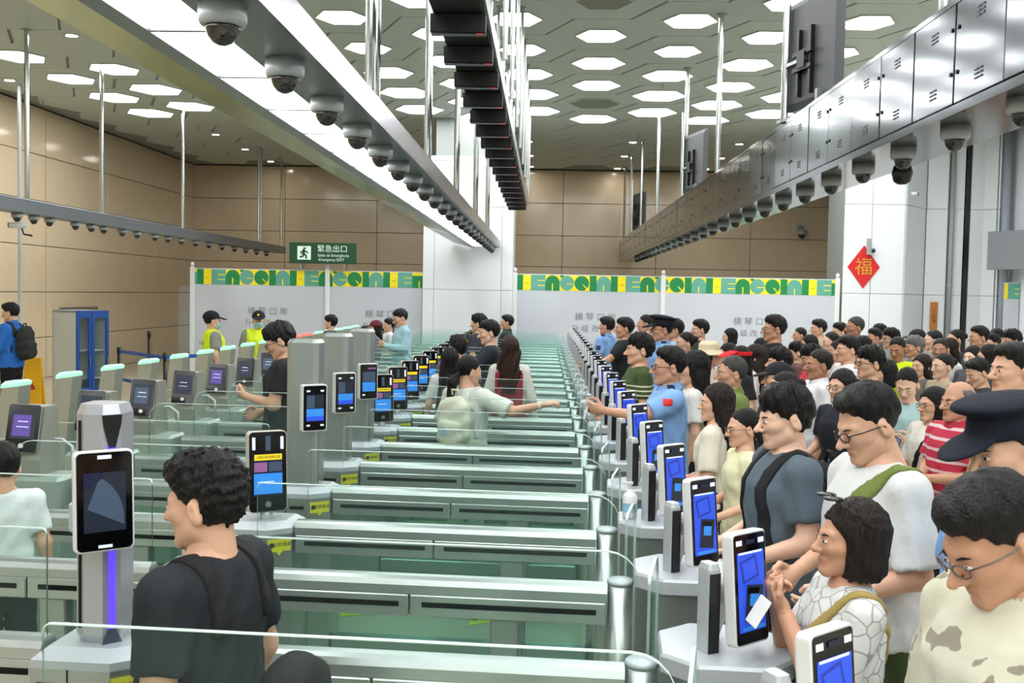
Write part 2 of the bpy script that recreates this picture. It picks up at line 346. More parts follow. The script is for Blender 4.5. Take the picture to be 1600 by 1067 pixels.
def bandpiece(a, b, m, nm='flared_side'):
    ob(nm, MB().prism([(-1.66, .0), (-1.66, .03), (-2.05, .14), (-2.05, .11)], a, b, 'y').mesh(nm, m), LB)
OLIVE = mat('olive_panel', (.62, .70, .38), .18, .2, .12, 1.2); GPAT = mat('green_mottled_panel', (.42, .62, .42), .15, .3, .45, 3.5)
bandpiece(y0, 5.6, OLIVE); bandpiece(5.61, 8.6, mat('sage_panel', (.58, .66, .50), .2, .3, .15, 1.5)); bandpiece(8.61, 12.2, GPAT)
SPN = mat('silver_panel', (.66, .69, .68), .25, .5)
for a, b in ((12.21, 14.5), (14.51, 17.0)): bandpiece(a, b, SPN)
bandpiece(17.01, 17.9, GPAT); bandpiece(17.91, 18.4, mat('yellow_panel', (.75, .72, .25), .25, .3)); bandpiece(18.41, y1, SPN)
POLE = mat('pole_steel', (.72, .74, .73), .2, .95, .04)
def pole(x, y, z0, label, r=.03, grp='hanging poles', z1=ZC):
    t = thing('hanging_pole', label, 'pole', (x, y, z0), 0, grp)
    ob('tube', MB().cyl((0, 0), r, 0, z1 - z0, 12).mesh('tube', POLE, False), t)
    ob('ceiling_flange', MB().cyl((0, 0), r * 2, z1 - z0 - .015, z1 - z0, 14).mesh('ceiling_flange', STEEL), t)
i = 0
for a in (3.9, 6.6, 9.8, 13.0, 16.6, 20.0):
    for dx, dy, wh in ((-1.15, 0, 'front'), (-1.2, .5, 'rear')):
        pole(dx, a + dy, 3.195, f'steel pole above the light strip beam, {wh} one of the {ORD[i]} pair', .035)
    i += 1
# dome cameras
dm = [MB().lathe([(.0, 0), (.085, 0), (.085, -.06), (.078, -.075), (.06, -.078), (0, -.078)], n=24).mesh('housing', HOUS, True),
      MB().lathe([(.06, -.072), (.059, -.09), (.05, -.115), (.034, -.135), (.015, -.144), (0, -.146)], n=24).mesh('bubble', DOMEB, True),
      MB().lathe([(.0, -.002), (.055, -.002), (.055, .06), (.0, .06)], n=20).mesh('mount', GREYP)]
def dome(x, y, z, label, grp, s=1.0, mount=False):
    t = thing('dome_camera', label, 'camera', (x, y, z), 0, grp); t.scale = (s, s, s)
    ob('housing', dm[0], t); ob('bubble', dm[1], t)
for k in range(22):
    y = 3.62 + .863 * k
    if y < y1 - .1: dome(-1.155, y, 3.05, f'dome camera under the light strip beam, {ORD[k]} along the row', 'dome cameras under the light beam')
# ------------------------------------------------------------------ overhead lane displays
SB = thing('display_beam', 'long black beam that carries the row of lane displays', 'beam', (-.6, 0, 3.86))
ob('beam_box', MB().box(-.16, .16, 4.6, 21.3, 0, .16).mesh('beam_box', mat('beam_black', (.02, .02, .022), .7)), SB)
ob('side_rail', MB().box(.165, .19, 4.6, 21.3, .02, .15).mesh('side_rail', STEEL), SB)
i = 0
for k in range(19):
    y = 4.96 + .868 * k
    t = thing('lane_display', f'flat black lane display hanging above the gates, {ORD[k]} in the row', 'display', (-.6, y, 3.735), 0, 'lane displays above the gates')
    ob('case', MB().cbox(-.18, .18, 0, .09, 0, .12, .004).mesh('case', mat('display_black', (.02, .02, .022), .6)), t)
    ob('bottom_strip', MB().box(-.175, .175, .01, .08, -.008, 0).mesh('bottom_strip', DARK), t)
    ob('red_led', MB().box(.12, .165, .0, .02, -.0095, -.0082).mesh('red_led', emat('red_led', (.9, .12, .1), .8)), t)
    if k % 2 == 0:
        for dx, s_ in ((-.1, 'near'), (.22, 'far')):
            pole(-.6 + dx, y + .3, 4.02, f'steel pole holding the black display beam, {s_} side, {ORD[i]} pair', .022)
        i += 1
# ------------------------------------------------------------------ steel cabinet beam
SX = 2.2
CB = thing('cabinet_beam', 'long overhead polished steel cabinet beam with vented doors', 'cabinet', (SX, 0, 3.07))
by0, by1 = 2.6, 31.4
ob('carcass', MB().box(.012, .55, by0, by1, 0, .63).mesh('carcass', MIRROR), CB)
ob('bottom_edge', MB().box(0, .012, by0, by1, 0, .05).mesh('bottom_edge', MIRROR), CB)
ob('top_edge', MB().box(0, .012, by0, by1, .60, .63).mesh('top_edge', MIRROR), CB)
dmesh = MB().cbox(-.006, .012, .006, .614, .055, .595, .004).mesh('door', MIRROR)
def vents(z):
    m = MB()
    for r in range(3):
        for c in range(2): m.box(-.010, -.005, c * .055, c * .055 + .04, z + r * .022, z + r * .022 + .010)
    return m
vm = vents(0).mesh('vent', mat('vent_dark', (.28, .30, .31), .4, .8)); km = MB().cyl((0, 0), .012, -.014, -.005, 10, 'x').mesh('lock', mat('lock_dark', (.15, .16, .17), .3, .6))
for k in range(int((by1 - by0) / .62)):
    d = ob('door', dmesh, CB, (0, by0 + .62 * k, 0), (0, random.uniform(-.004, .004), random.uniform(-.006, .006)))
    for z in (.13, .45): ob('vent', vm, d, (0, .25, z))
    for z in (.22, .46): ob('lock', km, d, (0, .04 if k % 2 else .58, z))
for k in range(26):
    y = 5.24 + .863 * k
    dome(SX + .17, y, 3.07, f'dome camera under the steel cabinet beam, {ORD[k]} along the row', 'dome cameras under the cabinet beam', .98)
bb = onY(1410, 265, 7.6)
bc = thing('bullet_camera', 'black round camera beside the domes under the steel cabinet beam', 'camera', (bb[0], bb[1], 3.07))
ob('body', MB().lathe([(0, -.03), (.06, -.035), (.075, -.09), (.06, -.15), (.03, -.17), (0, -.172)], n=18).mesh('body', DARK, True), bc)
ob('mount', MB().cyl((0, 0), .03, -.04, 0, 12).mesh('mount', DARK), bc)
i = 0
for px, y in ((1416, 6.2), (1123, 14.2), (1070, 17.5), (1025, 21.8), (1000, 25.5), (983, 28.6), (970, 31)):
    pole(SX + .12, y, 3.70, f'steel pole above the cabinet beam, {ORD[i]} along it', .035); i += 1
# screens standing on the cabinet beam, seen from behind
tvg = mat('tv_back_grey', (.30, .31, .33), .45)
def tv(x, y, z, s, label, w=.95, h=1.0):
    t = thing('tv_monitor', label, 'monitor', (x, y, z), math.radians(-76), 'screens on the cabinet beam'); t.scale = (s, s, s)
    ob('back_shell', MB().loft([[(px, 0, pz + .1 + h / 2) for px, pz in rrect(w, h, .02)], [(px, -.03, pz + .1 + h / 2) for px, pz in rrect(w, h, .02)], [(px, -.06, pz + .1 + h / 2) for px, pz in rrect(w - .12, h - .12, .03)]]).mesh('back_shell', tvg), t)
    ob('screen_panel', MB().box(-w / 2 + .02, w / 2 - .02, .001, .006, .12, h + .08).mesh('screen_panel', DARK), t)
    ob('wall_bracket', MB().box(-.2, -.16, -.1, -.055, .2, .8).box(.02, .06, -.1, -.055, .2, .8).box(-.24, .1, -.12, -.09, .42, .46).box(-.24, .1, -.12, -.09, .56, .60).box(-.14, 0, -.13, -.1, .44, .58).mesh('wall_bracket', DARK), t)
    ob('stand_pole', MB().cyl((-.40, -.1), .035, 0, h + .5, 12).box(-.46, 0, -.12, -.09, .5, .53).mesh('stand_pole', POLE), t)
    ob('foot_bar', MB().box(-.5, .3, -.13, -.07, 0, .03).box(.2, .24, -.12, -.02, .0, .2).mesh('foot_bar', STEEL), t)
tv(2.40, 9.4, 3.70, 1.0, 'large black monitor standing on the cabinet beam, seen from its grey back, nearest one')
tv(2.44, 17.0, 3.70, .95, 'black monitor standing on the cabinet beam, middle one of three')
tv(2.44, 27.0, 3.70, .95, 'small-looking far monitor standing on the cabinet beam, last of three')
# ------------------------------------------------------------------ camera beam along the beige wall
CBL = thing('camera_beam', 'slim grey overhead beam with small dome cameras along the beige wall', 'beam', (-7.9, 0, 3.12))
ob('beam_box', MB().cbox(-.14, .14, 9.0, 30.4, 0, .21, .01).mesh('beam_box', mat('beam_grey', (.52, .55, .58), .4, .4)), CBL)
for k, y in enumerate((15.4, 17.9, 22.1, 27.8, 28.2, 30.2, 12.2)):
    pole(-7.9 if k % 2 == 0 else -7.85, y, 3.33, f'thin steel pole above the grey camera beam, {ORD[k]} along the beige wall', .035)
for k, y in enumerate([15.1, 15.6, 16.1, 17.0, 17.6, 18.1, 18.9, 19.6, 20.5, 21.2, 22.0, 22.9, 23.8, 24.8, 25.8, 26.8, 27.8, 28.8]):
    dome(-7.9, y, 3.12, f'small white dome camera under the grey camera beam, {ORD[k]} along it', 'dome cameras by the beige wall', .95)
wp = thing('wall_pole', 'thin pale pole standing in front of the beige wall behind the man in blue', 'pole', (-10.2, 19.6, 0))
ob('tube', MB().cyl((0, 0), .035, 0, ZC, 10).mesh('tube', PALE), wp); ob('foot_plate', MB().cyl((0, 0), .09, 0, .02, 14).mesh('foot_plate', STEEL), wp)
def bullet(p, rz, label, col=WHITE):
    t = thing('bullet_camera', label, 'camera', p, rz)
    ob('body', MB().cyl((0, 0), .045, -.12, .12, 14, 'y').mesh('body', col, True), t); ob('lens_cap', MB().cyl((0, 0), .04, -.135, -.12, 14, 'y').mesh('lens_cap', DARK), t)
    ob('arm', MB().tube([(0, .05, -.03), (.0, .08, -.13), (0, .2, -.15)], .014).mesh('arm', DARK), t)
bullet(tuple(onY(28, 352, 15.2)), math.radians(-70), 'small white bullet camera hanging below the grey camera beam')
bullet(tuple(onY(1425, 303, 22.95)), math.radians(60), 'white bullet camera on the white pier')
p = onY(1251, 360, 31.9); dome(p[0], 31.75, p[2], 'black dome camera in front of the far stone wall', 'wall domes', 1.8); ob('wall_arm', MB().box(-.03, .03, 0, .14, 0, .03).box(-.05, .05, .11, .125, -.06, .09).mesh('wall_arm', GREYP), bpy.data.objects[[o.name for o in bpy.data.objects if o.get('group') == 'wall domes'][0]])
# red paper diamond on the pier
RED = mat('red_paper', (.78, .10, .10), .6); GOLD = mat('gold_print', (.80, .62, .22), .4, .3)
p = onY(1350, 417, 22.68)
fu = thing('paper_diamond', 'red paper diamond with a gold fortune character on the white pier', 'decoration', (p[0], 22.705, p[2]))
ob('paper', MB().prism([(-.35, 0), (0, -.47), (.35, 0), (0, .47)], -.004, .004, 'y').mesh('paper', RED), fu)
ob('lettering', text('福', .40, GOLD), fu, (0, -.008, -.02), FRONT)
p = onY(1357, 385, 22.62); t = thing('bullet_camera', 'grey tube with a small black camera beside the red paper diamond', 'camera', (p[0], 22.64, p[2]))
ob('tube', MB().box(-.03, .06, -.04, .02, -.18, .17).mesh('tube', GREYP), t); ob('lens_ball', MB().lathe([(0, -.05), (.035, -.035), (.045, 0), (.035, .035), (0, .05)], (.11, -.02, -.09), 12).mesh('lens_ball', DARK, True), t)
p = onY(1461, 494, 23.55); t = thing('wall_sign', 'narrow orange vertical sign on the white pier', 'sign', (p[0], 23.62, p[2]))
ob('plate', MB().cbox(-.085, .085, 0, .02, -.32, .32, .004).mesh('plate', mat('orange_sign', (.72, .45, .18), .5)), t)
ob('lettering', text('小\n心\n地\n滑', .085, PRINT), t, (0, -.003, 0), FRONT)
p = onY(1572, 392, 22.9); t = thing('wall_monitor', 'grey flat monitor seen from its edge on the white pier', 'monitor', (p[0] - .1, 22.55, p[2]), math.radians(-60))
ob('case', MB().cbox(-.5, .5, -.04, .03, -.42, .42, .01).mesh('case', mat('mon_grey', (.48, .50, .52), .4)), t); ob('arm', MB().box(-.1, .1, .03, .25, -.1, .1).mesh('arm', DARK), t)
# ------------------------------------------------------------------ the gates
NL, LP, LY0, LSK = 23, .863, 3.07, math.atan(-.06)
UI = {'blue': emat('ui_blue', (.16, .30, .80), .75), 'navy': emat('ui_navy', (.06, .09, .22), .35), 'cyan': emat('ui_cyan', (.18, .50, .82), .75), 'white': emat('ui_white', (.80, .85, .92), .8), 'violet': emat('ui_violet', (.34, .25, .58), .6),
      'dark': emat('ui_dark', (.10, .14, .20), .3), 'slate': emat('ui_slate', (.24, .30, .38), .45), 'yellow': emat('ui_yellow', (.88, .78, .12), .6), 'pink': emat('ui_pink', (.55, .35, .55), .5), 'indigo': emat('ui_indigo', (.10, .20, .62), .6), 'black': mat('screen_black', (.02, .02, .025), .12)}
UK = list(UI); UM = [UI[k] for k in UK]
def rects(name, items, y):
    m = MB()
    for i, (c, x0, x1, z0, z1, *r) in enumerate(items):
        m.mi = UK.index(c); yy = y - .0006 * (i + 1); a = math.radians(r[0]) if r else 0
        cx, cz = (x0 + x1) / 2, (z0 + z1) / 2
        m.add([(cx + (px - cx) * math.cos(a) - (pz - cz) * math.sin(a), yy, cz + (px - cx) * math.sin(a) + (pz - cz) * math.cos(a)) for px, pz in ((x0, z0), (x1, z0), (x1, z1), (x0, z1))], [(0, 1, 2, 3)])
    return m.mesh(name, UM)
def slab(w, h, d, r, y=0): return MB().loft([[(x, y + d - .004, z) for x, z in rrect(w - .01, h - .01, r)], [(x, y + d, z) for x, z in rrect(w - .02, h - .02, r)]][::-1] + [[(x, y, z) for x, z in rrect(w, h, r)]])
def shellmesh(name, w, h, d, r, m): 
    return MB().loft([[(x, d, z) for x, z in rrect(w - .02, h - .02, r)], [(x, d * .75, z) for x, z in rrect(w, h, r)], [(x, .003, z) for x, z in rrect(w, h, r)], [(x, 0, z) for x, z in rrect(w - .006, h - .006, r)]]).mesh(name, m)
def facemesh(name, w, h, r, m, y=-.002): return MB().prism(rrect(w, h, r), y, y + .004, 'y').mesh(name, m)
G = {}
# rail profile (y,z)
prof = [(.045, .885), (.045, .92), (.036, .941), (.018, .95), (-.018, .95), (-.036, .941), (-.045, .92), (-.045, .885)]
def paneR(x0, x1, z0, z1, rl, rr, y=0, th=.008, n=6):
    pts = [(x0, z0), (x1, z0)]
    pts += [(x1 - rr + rr * math.cos(a), z1 - rr + rr * math.sin(a)) for a in np.linspace(0, math.pi / 2, n)] if rr else [(x1, z1)]
    pts += [(x0 + rl - rl * math.sin(a), z1 - rl + rl * math.cos(a)) for a in np.linspace(0, math.pi / 2, n)] if rl else [(x0, z1)]
    top = [p for p in pts if p[1] > z0 + .01]
    edge = MB()
    e = [(x1, z0)] + top + [(x0, z0)]
    out = []
    for i, p in enumerate(e):
        out.append([(p[0], y - th / 2 - .0005, p[1] - .003), (p[0], y + th / 2 + .0005, p[1] - .003), (p[0], y + th / 2 + .0005, p[1] + .0005), (p[0], y - th / 2 - .0005, p[1] + .0005)])
    edge.loft(out)
    return MB().prism(pts, y - th / 2, y + th / 2, 'y'), edge
def rail_meshes(key, x0, x1, seam, post, gx0, gx1, rl, rr):
    g = {}
    g['top_tube'] = MB().prism(prof, x0, x1, 'x').mesh('top_tube', STEELH)
    g['face'] = [(MB().cbox(a + .003, b - .003, -.05, .05, .80, .884, .004).mesh('face_panel', STEELH), MB().box(a + .05, b - .04, -.0525, -.049, .838, .858).mesh('slot', SLOT), MB().box(a + .05, b - .04, .049, .0525, .838, .858).mesh('slot', SLOT)) for a, b in ((x0, seam), (seam, x1))]
    g['post'] = (MB().cbox(post - .055, post + .055, -.035, .035, 0, .80, .006).mesh('support_post', STEEL), MB().box(post - .012, post + .012, -.038, -.034, .2, .32).mesh('slot', SLOT))
    g['glass'] = [MB().box(x0 + .03, post - .06, -.006, .006, .10, .80).mesh('glass_pane', GLASSL), MB().box(post + .06, x1 - .02, -.006, .006, .10, .80).mesh('glass_pane', GLASSL)]
    g['kick'] = MB().cbox(x0, x1, -.05, .05, 0, .10, .006).mesh('kick_rail', STEEL)
    a, b = paneR(gx0, gx1, .945, 1.29, rl, rr); g['screen'] = (a.mesh('glass_screen', GLASS), b.mesh('glass_edge', GLEDGE))
    G[key] = g
rail_meshes('R', -1.17, .26, -.50, -.13, -1.12, .30, .02, .10)
rail_meshes('L', -2.68, -1.545, -2.05, -1.95, -2.6, -1.55, .10, .02)
G['end_post'] = MB().cyl((.31, 0), .048, 0, .95, 18).mesh('end_post', STEELH, True)
G['end_cap'] = MB().lathe([(.0, .95), (.05, .95), (.052, .96), (.045, .968), (0, .97)], (.31, 0, 0), 18).mesh('end_cap', PALE, True)
a, b = paneR(.0, .36, .28, 1.20, .02, .12); 
G['door'] = (a.mesh('swing_door', GLASS), b.mesh('glass_edge', GLEDGE)); G['hinge'] = MB().box(.315, .345, .03, .07, .35, .40).box(.315, .345, .03, .07, .75, .80).mesh('hinge', STEEL)
def put_rail(key, root):
    g = G[key]; ob('top_tube', g['top_tube'], root)
    for f, s1, s2 in g['face']:
        o = ob('face_panel', f, root); ob('slot', s1, o); ob('slot', s2, o)
    o = ob('support_post', g['post'][0], root); ob('slot', g['post'][1], o)
    for q in g['glass']: ob('glass_pane', q, root)
    ob('kick_rail', g['kick'], root); o = ob('glass_screen', g['screen'][0], root); ob('glass_edge', g['screen'][1], o)
# --- the queue-side kiosk (faces the queue)
K = {}
K['cabinet'] = MB().cbox(.44, .70, -.15, .15, 0, .97, .008).mesh('cabinet', STEEL)
K['seam'] = [MB().box(.45, .69, -.154, -.149, a, b).mesh('front_panel', STEEL) for a, b in ((.03, .46), (.47, .80), (.81, .95))]
oc = [(.36, -.10), (.46, -.19), (.66, -.19), (.74, -.10), (.74, .10), (.66, .19), (.46, .19), (.36, .10)]
K['plate'] = MB().loft([[(x, y, .97) for x, y in oc], [(x, y, 1.015) for x, y in oc], [(.55 + (x - .55) * .97, y * .97, 1.025) for x, y in oc]]).mesh('top_plate', PALE)
K['slab'] = MB().loft([[(x, y, z) for x, y in rrect(.042, .06, .010, 3)] for z in (0, .245)] + [[(x * .8, y * .8, .262) for x, y in rrect(.042, .06, .010, 3)]]).mesh('reader_post', PALE)
K['slabface'] = MB().box(-.018, .018, -.032, -.029, .004, .235).box(.0205, .023, -.026, .026, .004, .235).mesh('black_face', DARK)
K['shell'] = shellmesh('shell', .152, .325, .045, .014, WHITE); K['bezel'] = facemesh('bezel', .140, .312, .010, UI['black'])
K['ui'] = rects('screen', [('blue', -.060, .060, -.110, .118), ('indigo', -.045, .03, .035, .10, 12), ('blue', -.036, .021, .042, .092, 12), ('white', -.055, .05, .112, .118), ('dark', -.03, .045, -.085, .02, -8), ('cyan', -.012, .03, -.04, -.005, -8), ('black', -.02, .035, -.005, .012, -8), ('cyan', -.05, .05, -.105, -.095)], -.0025)
K['cams'] = rects('camera_windows', [('white', -.062, -.036, .126, .141), ('white', .036, .062, .126, .141), ('navy', -.02, .02, .127, .14)], -.0025)
K['joint'] = MB().lathe([(0, -.045), (.03, -.04), (.045, 0), (.03, .04), (0, .045)], (0, 0, 0), 14).cyl((0, 0), .022, -.02, .09, 12, 'y').mesh('ball_joint', WHITE, True)
K['arm'] = MB().tube([(0, .06, 0), (-.03, .09, -.1), (-.06, .09, -.2)], .02, 10).mesh('arm', WHITE, True)
K['reader'] = MB().prism([(-.05, .03), (.08, -.06), (.08, -.12), (-.05, -.05)], -.11, .11, 'y').mesh('document_reader', DARK); K['readerglass'] = MB().add([(-.04, -.09, .0245), (.07, -.09, -.0515), (.07, .09, -.0515), (-.04, .09, .0245)], [(0, 1, 2, 3)]).mesh('reader_glass', mat('reader_glass', (.08, .12, .18), .05))
K['bin'] = MB().cbox(.70, .76, -.11, .11, .45, .82, .015).mesh('side_box', DARK)
def kiosk(n, lx):
    t = thing('inspection_kiosk', f'queue-side steel kiosk with octagonal top and tilted face screen, {ORD[n]} from the camera', 'kiosk', lx, LSK, 'queue-side kiosks')
    c = ob('cabinet', K['cabinet'], t)
    for q in K['seam']: ob('front_panel', q, c)
    ob('top_plate', K['plate'], t)
    s = ob('reader_post', K['slab'], t, (.495, -.06, 1.022), (0, 0, math.radians(30))); ob('black_face', K['slabface'], s)
    s = ob('face_scanner', K['shell'], t, (.615, -.06, 1.215), (math.radians(-5), 0, math.radians(44)))
    ob('bezel', K['bezel'], s); ob('screen', K['ui'], s, (0, 0, -.012)); ob('camera_windows', K['cams'], s)
    ob('ball_joint', K['joint'], t, (.56, .0, 1.19), (0, 0, math.radians(34))); ob('arm', K['arm'], t, (.57, -.03, 1.19))
    s = ob('document_reader', K['reader'], t, (.76, .06, .99)); ob('reader_glass', K['readerglass'], s); ob('side_box', K['bin'], t)
# --- the middle cabinet
M_ = {}
plan = [(-1.52, -.15), (-1.27, -.15), (-1.175, -.07), (-1.175, .15), (-1.52, .15)]
M_['body'] = MB().prism(plan, 0, .90).mesh('cabinet', STEEL)
M_['lid'] = MB().loft([[(x, y, .90) for x, y in plan], [(x, y, .925) for x, y in plan], [(-1.345 + (x + 1.345) * .8, y * .7, .955) for x, y in plan]]).mesh('sloped_lid', PALE)
M_['slots'] = MB().box(-1.50, -1.42, -.153, -.149, .84, .858).box(-1.38, -1.30, -.153, -.149, .84, .858).mesh('slot', SLOT); M_['seam'] = MB().box(-1.405, -1.40, -.152, -.149, 0, .9).box(-1.51, -1.41, -.152, -.149, .60, .605).mesh('door_seam', SLOT)
M_['sticker'] = MB().prism([(-.058, -.005), (-.015, -.005), (0, -.025), (.015, -.005), (.058, -.005), (.058, .055), (-.058, .055)], -.002, 0, 'y').mesh('yellow_sticker', YELLOW)
icon = MB().prism([(-.038 + .013 * math.cos(a), .027 + .013 * math.sin(a)) for a in np.linspace(0, 2 * math.pi, 12, False)], -.004, -.002, 'y').mesh('icon', PRINT)
stt = text('自助通道', .022, PRINT)
# phone-like kiosk
M_['pshell'] = shellmesh('shell', .185, .385, .07, .022, mat('kiosk_shell', (.78, .77, .73), .35)); M_['pbez'] = facemesh('bezel', .178, .378, .020, UI['black'])
M_['pui'] = rects('screen', [('navy', -.07, .07, -.115, .085), ('pink', -.066, -.004, .0, .045), ('slate', .004, .066, .0, .045), ('cyan', -.068, .068, -.105, -.008), ('white', -.05, .03, -.05, -.046), ('yellow', -.066, .066, .055, .083)], -.003)
M_['plamp'] = rects('side_lamps', [('white', -.075, -.060, .105, .165), ('white', .060, .075, .105, .165), ('slate', -.012, .012, .10, .17)], -.003)
M_['pbtn'] = MB().cyl((0, -.155), .014, -.006, -.002, 16, 'y').mesh('round_button', STEEL); M_['pneck'] = MB().cyl((0, .035), .03, -.26, -.17, 14).mesh('neck', PALE, True)
pt = text('人像识别请看这里', .0145, PRINT)
# tall posts
M_['ptall'] = MB().loft([[(x, y, z) for x, y in rrect(.185, .16, .03, 3)] for z in (.93, 1.755)] + [[(x * .85, y * .85, 1.775) for x, y in rrect(.185, .16, .03, 3)]]).mesh('tall_post', STEEL)
M_['ptab'] = shellmesh('shell', .145, .26, .05, .012, WHITE); M_['ptabb'] = facemesh('bezel', .132, .246, .010, UI['black'])
M_['ptabui'] = rects('screen', [('navy', -.052, .052, -.075, .075), ('slate', -.048, -.002, .0, .07), ('dark', .002, .05, .0, .07), ('cyan', -.05, .05, -.07, -.004), ('blue', -.05, .05, -.07, -.045), ('white', -.05, -.03, .09, .1), ('white', .03, .05, .09, .1), ('white', -.05, -.03, -.1, -.09), ('white', .03, .05, -.1, -.09)], -.003)
M_['ptabred'] = rects('screen', [('navy', -.052, .052, -.075, .075), ('slate', -.048, .05, .0, .07), ('cyan', -.05, .05, -.07, -.004), ('pink', -.01, .055, .09, .1), ('white', -.05, -.03, -.1, -.09)], -.003)
op = [(-.068, -.045), (-.03, -.075), (.03, -.075), (.068, -.035), (.068, .05), (.04, .07), (-.04, .07), (-.068, .05)]
M_['pled'] = MB().loft([[(x * .8, y * .8, .94) for x, y in op], [(x, y, .98) for x, y in op], [(x, y, 1.66) for x, y in op], [(x * .85, y * .85, 1.69) for x, y in op]]).mesh('tall_post', mat('post_silver', (.72, .73, .76), .3, .6))
PURP = emat('purple_led', (.33, .25, .86), 1.5)
M_['ledstrip'] = MB().box(-.012, .012, -.003, 0, .985, 1.60).mesh('led_strip', PURP); M_['ledcap'] = MB().prism([(-.01, 1.56), (.01, 1.56), (.028, 1.635), (.03, 1.66), (-.03, 1.66), (-.028, 1.635)], -.005, -.001, 'y').mesh('black_crown', DARK)
M_['ledslot'] = MB().box(-.006, .006, -.003, .001, 1.0, 1.64).mesh('slot', SLOT); M_['ledfoot'] = MB().prism([(-.03, .955), (.03, .955), (.012, 1.0), (-.012, 1.0)], -.004, 0, 'y').mesh('black_foot', mat('foot_blue', (.2, .22, .32), .4))
M_['bigtab'] = shellmesh('shell', .170, .30, .035, .016, WHITE); M_['bigb'] = facemesh('bezel', .158, .288, .014, UI['black'])
fan = MB(); fan.mi = UK.index('dark'); fan.add([(-.060, -.003, -.09), (.060, -.003, -.09), (.060, -.003, .085), (-.060, -.003, .085)], [(0, 1, 2, 3)])
fan.mi = UK.index('slate'); fp = [(-.05, -.02)] + [(-.055 + .11 * math.cos(a), -.06 + .14 * math.sin(a)) for a in np.linspace(-.1, 1.2, 10)]
fan.add([(x, -.0036, z) for x, z in fp], [tuple(range(len(fp)))])
fan.mi = UK.index('navy'); fan.add([(-.06, -.0036, .03), (-.03, -.0036, .05), (.01, -.0036, .083), (-.06, -.0036, .083)], [(0, 1, 2, 3)])
fan.mi = UK.index('white'); fan.add([(-.02, -.003, .125), (.02, -.003, .125), (.02, -.003, .136), (-.02, -.003, .136)], [(0, 1, 2, 3)]); fan.add([(-.02, -.003, -.138), (.02, -.003, -.138), (.02, -.003, -.129), (-.02, -.003, -.129)], [(0, 1, 2, 3)])
M_['bigui'] = fan.mesh('screen', UM)
M_['brk'] = MB().cbox(-.04, .04, -.04, .04, -.045, .045, .006).mesh('bracket', PALE)
def midcab(n, i, lx):
    kind = 'silver post, purple light strip and tablet' if i <= 0 else ('tall steel post and small tablet' if i in (3, 4, 5) else 'upright black face screen')
    t = thing('gate_cabinet', f'gate cabinet with {kind}, {ORD[n]} from the camera', 'gate cabinet', lx, LSK, 'gate cabinets between the barriers')
    c = ob('cabinet', M_['body'], t); ob('slot', M_['slots'], c); ob('door_seam', M_['seam'], c); ob('sloped_lid', M_['lid'], t)
    s = ob('yellow_sticker', M_['sticker'], t, (-1.2225, -.113, .825), (0, 0, math.atan2(.08, .095)))
    if i < 9: ob('icon', icon, s); ob('lettering', stt, s, (.014, -.003, .027), FRONT)
    if i <= 0:
        p = ob('tall_post', M_['pled'], t, (-1.36, 0, 0))
        for nm, k in (('led_strip', 'ledstrip'), ('black_crown', 'ledcap'), ('black_foot', 'ledfoot')): ob(nm, M_[k], p, (.0495, -.0555, 0), (0, 0, math.radians(46)))
        ob('slot', M_['ledslot'], p, (-.049, -.0615, 0), (0, 0, math.radians(-38)))
        s = ob('tablet', M_['bigtab'], t, (-1.285, -.15, 1.415), (math.radians(-3), 0, math.radians(41))); ob('bezel', M_['bigb'], s); ob('screen', M_['bigui'], s); ob('bracket', M_['brk'], t, (-1.36, -.11, 1.36))
    elif i in (3, 4, 5):
        ob('tall_post', M_['ptall'], t, (-1.345, .02, 0))
        s = ob('tablet', M_['ptab'], t, (-1.255, -.11, 1.40), (0, 0, math.radians(38))); ob('bezel', M_['ptabb'], s); ob('screen', M_['ptabred' if i == 5 else 'ptabui'], s); ob('bracket', M_['brk'], t, (-1.29, -.06, 1.40))
    else:
        s = ob('face_screen', M_['pshell'], t, (-1.30, -.05, 1.185), (math.radians(-3), 0, math.radians(34)))
        for nm, k in (('bezel', 'pbez'), ('screen', 'pui'), ('side_lamps', 'plamp'), ('round_button', 'pbtn'), ('neck', 'pneck')): ob(nm, M_[k], s)
        if i < 8: ob('lettering', pt, s, (0, -.0075, .069), FRONT)
# --- entry-side cabinet with tablet
E_ = {}
E_['body'] = MB().cbox(-3.12, -2.72, -.14, .14, 0, .96, .02).mesh('cabinet', mat('cabinet_satin', (.62, .67, .64), .4, .3))
E_['back'] = MB().prism([(-.12, 0), (.10, 0), (.06, .40), (-.06, .40), (-.14, .1)], -.085, .085, 'x').mesh('tablet_stand', mat('stand_grey', (.60, .62, .57), .4, .2))
E_['shell'] = shellmesh('shell', .175, .275, .03, .016, GREYP); E_['bez'] = facemesh('bezel', .170, .270, .016, UI['black'])
def lui(c): return rects('screen', [('dark', -.066, .066, -.06, .10), (c, -.055, .04, -.045, .075), ('white', -.03, .025, .035, .04), ('white', -.035, .03, .005, .009), ('slate', -.035, .03, -.015, -.011)], -.003)
E_['ui'] = [lui('violet'), lui('slate'), lui('navy')]; E_['btn'] = MB().cyl((.0, -.10), .014, -.006, -.002, 16, 'y').mesh('round_button', WHITE)
E_['stick'] = MB().box(-2.98, -2.86, -.144, -.139, .78, .83).mesh('yellow_sticker', YELLOW); E_['loop'] = MB().tube([(-3.1, .0, .95), (-3.1, 0, 1.08), (-3.06, 0, 1.13), (-2.95, 0, 1.15), (-2.82, 0, 1.15), (-2.76, 0, 1.11), (-2.75, 0, .95)], .010).mesh('hand_loop', PALE, True)
a, b = paneR(-3.95, -3.1, .10, 1.02, .12, .12); E_['gl'] = (a.mesh('glass_pane', GLASS), b.mesh('glass_edge', GLEDGE)); E_['kick'] = MB().cbox(-3.98, -3.1, -.04, .04, 0, .1, .006).mesh('kick_rail', STEEL)
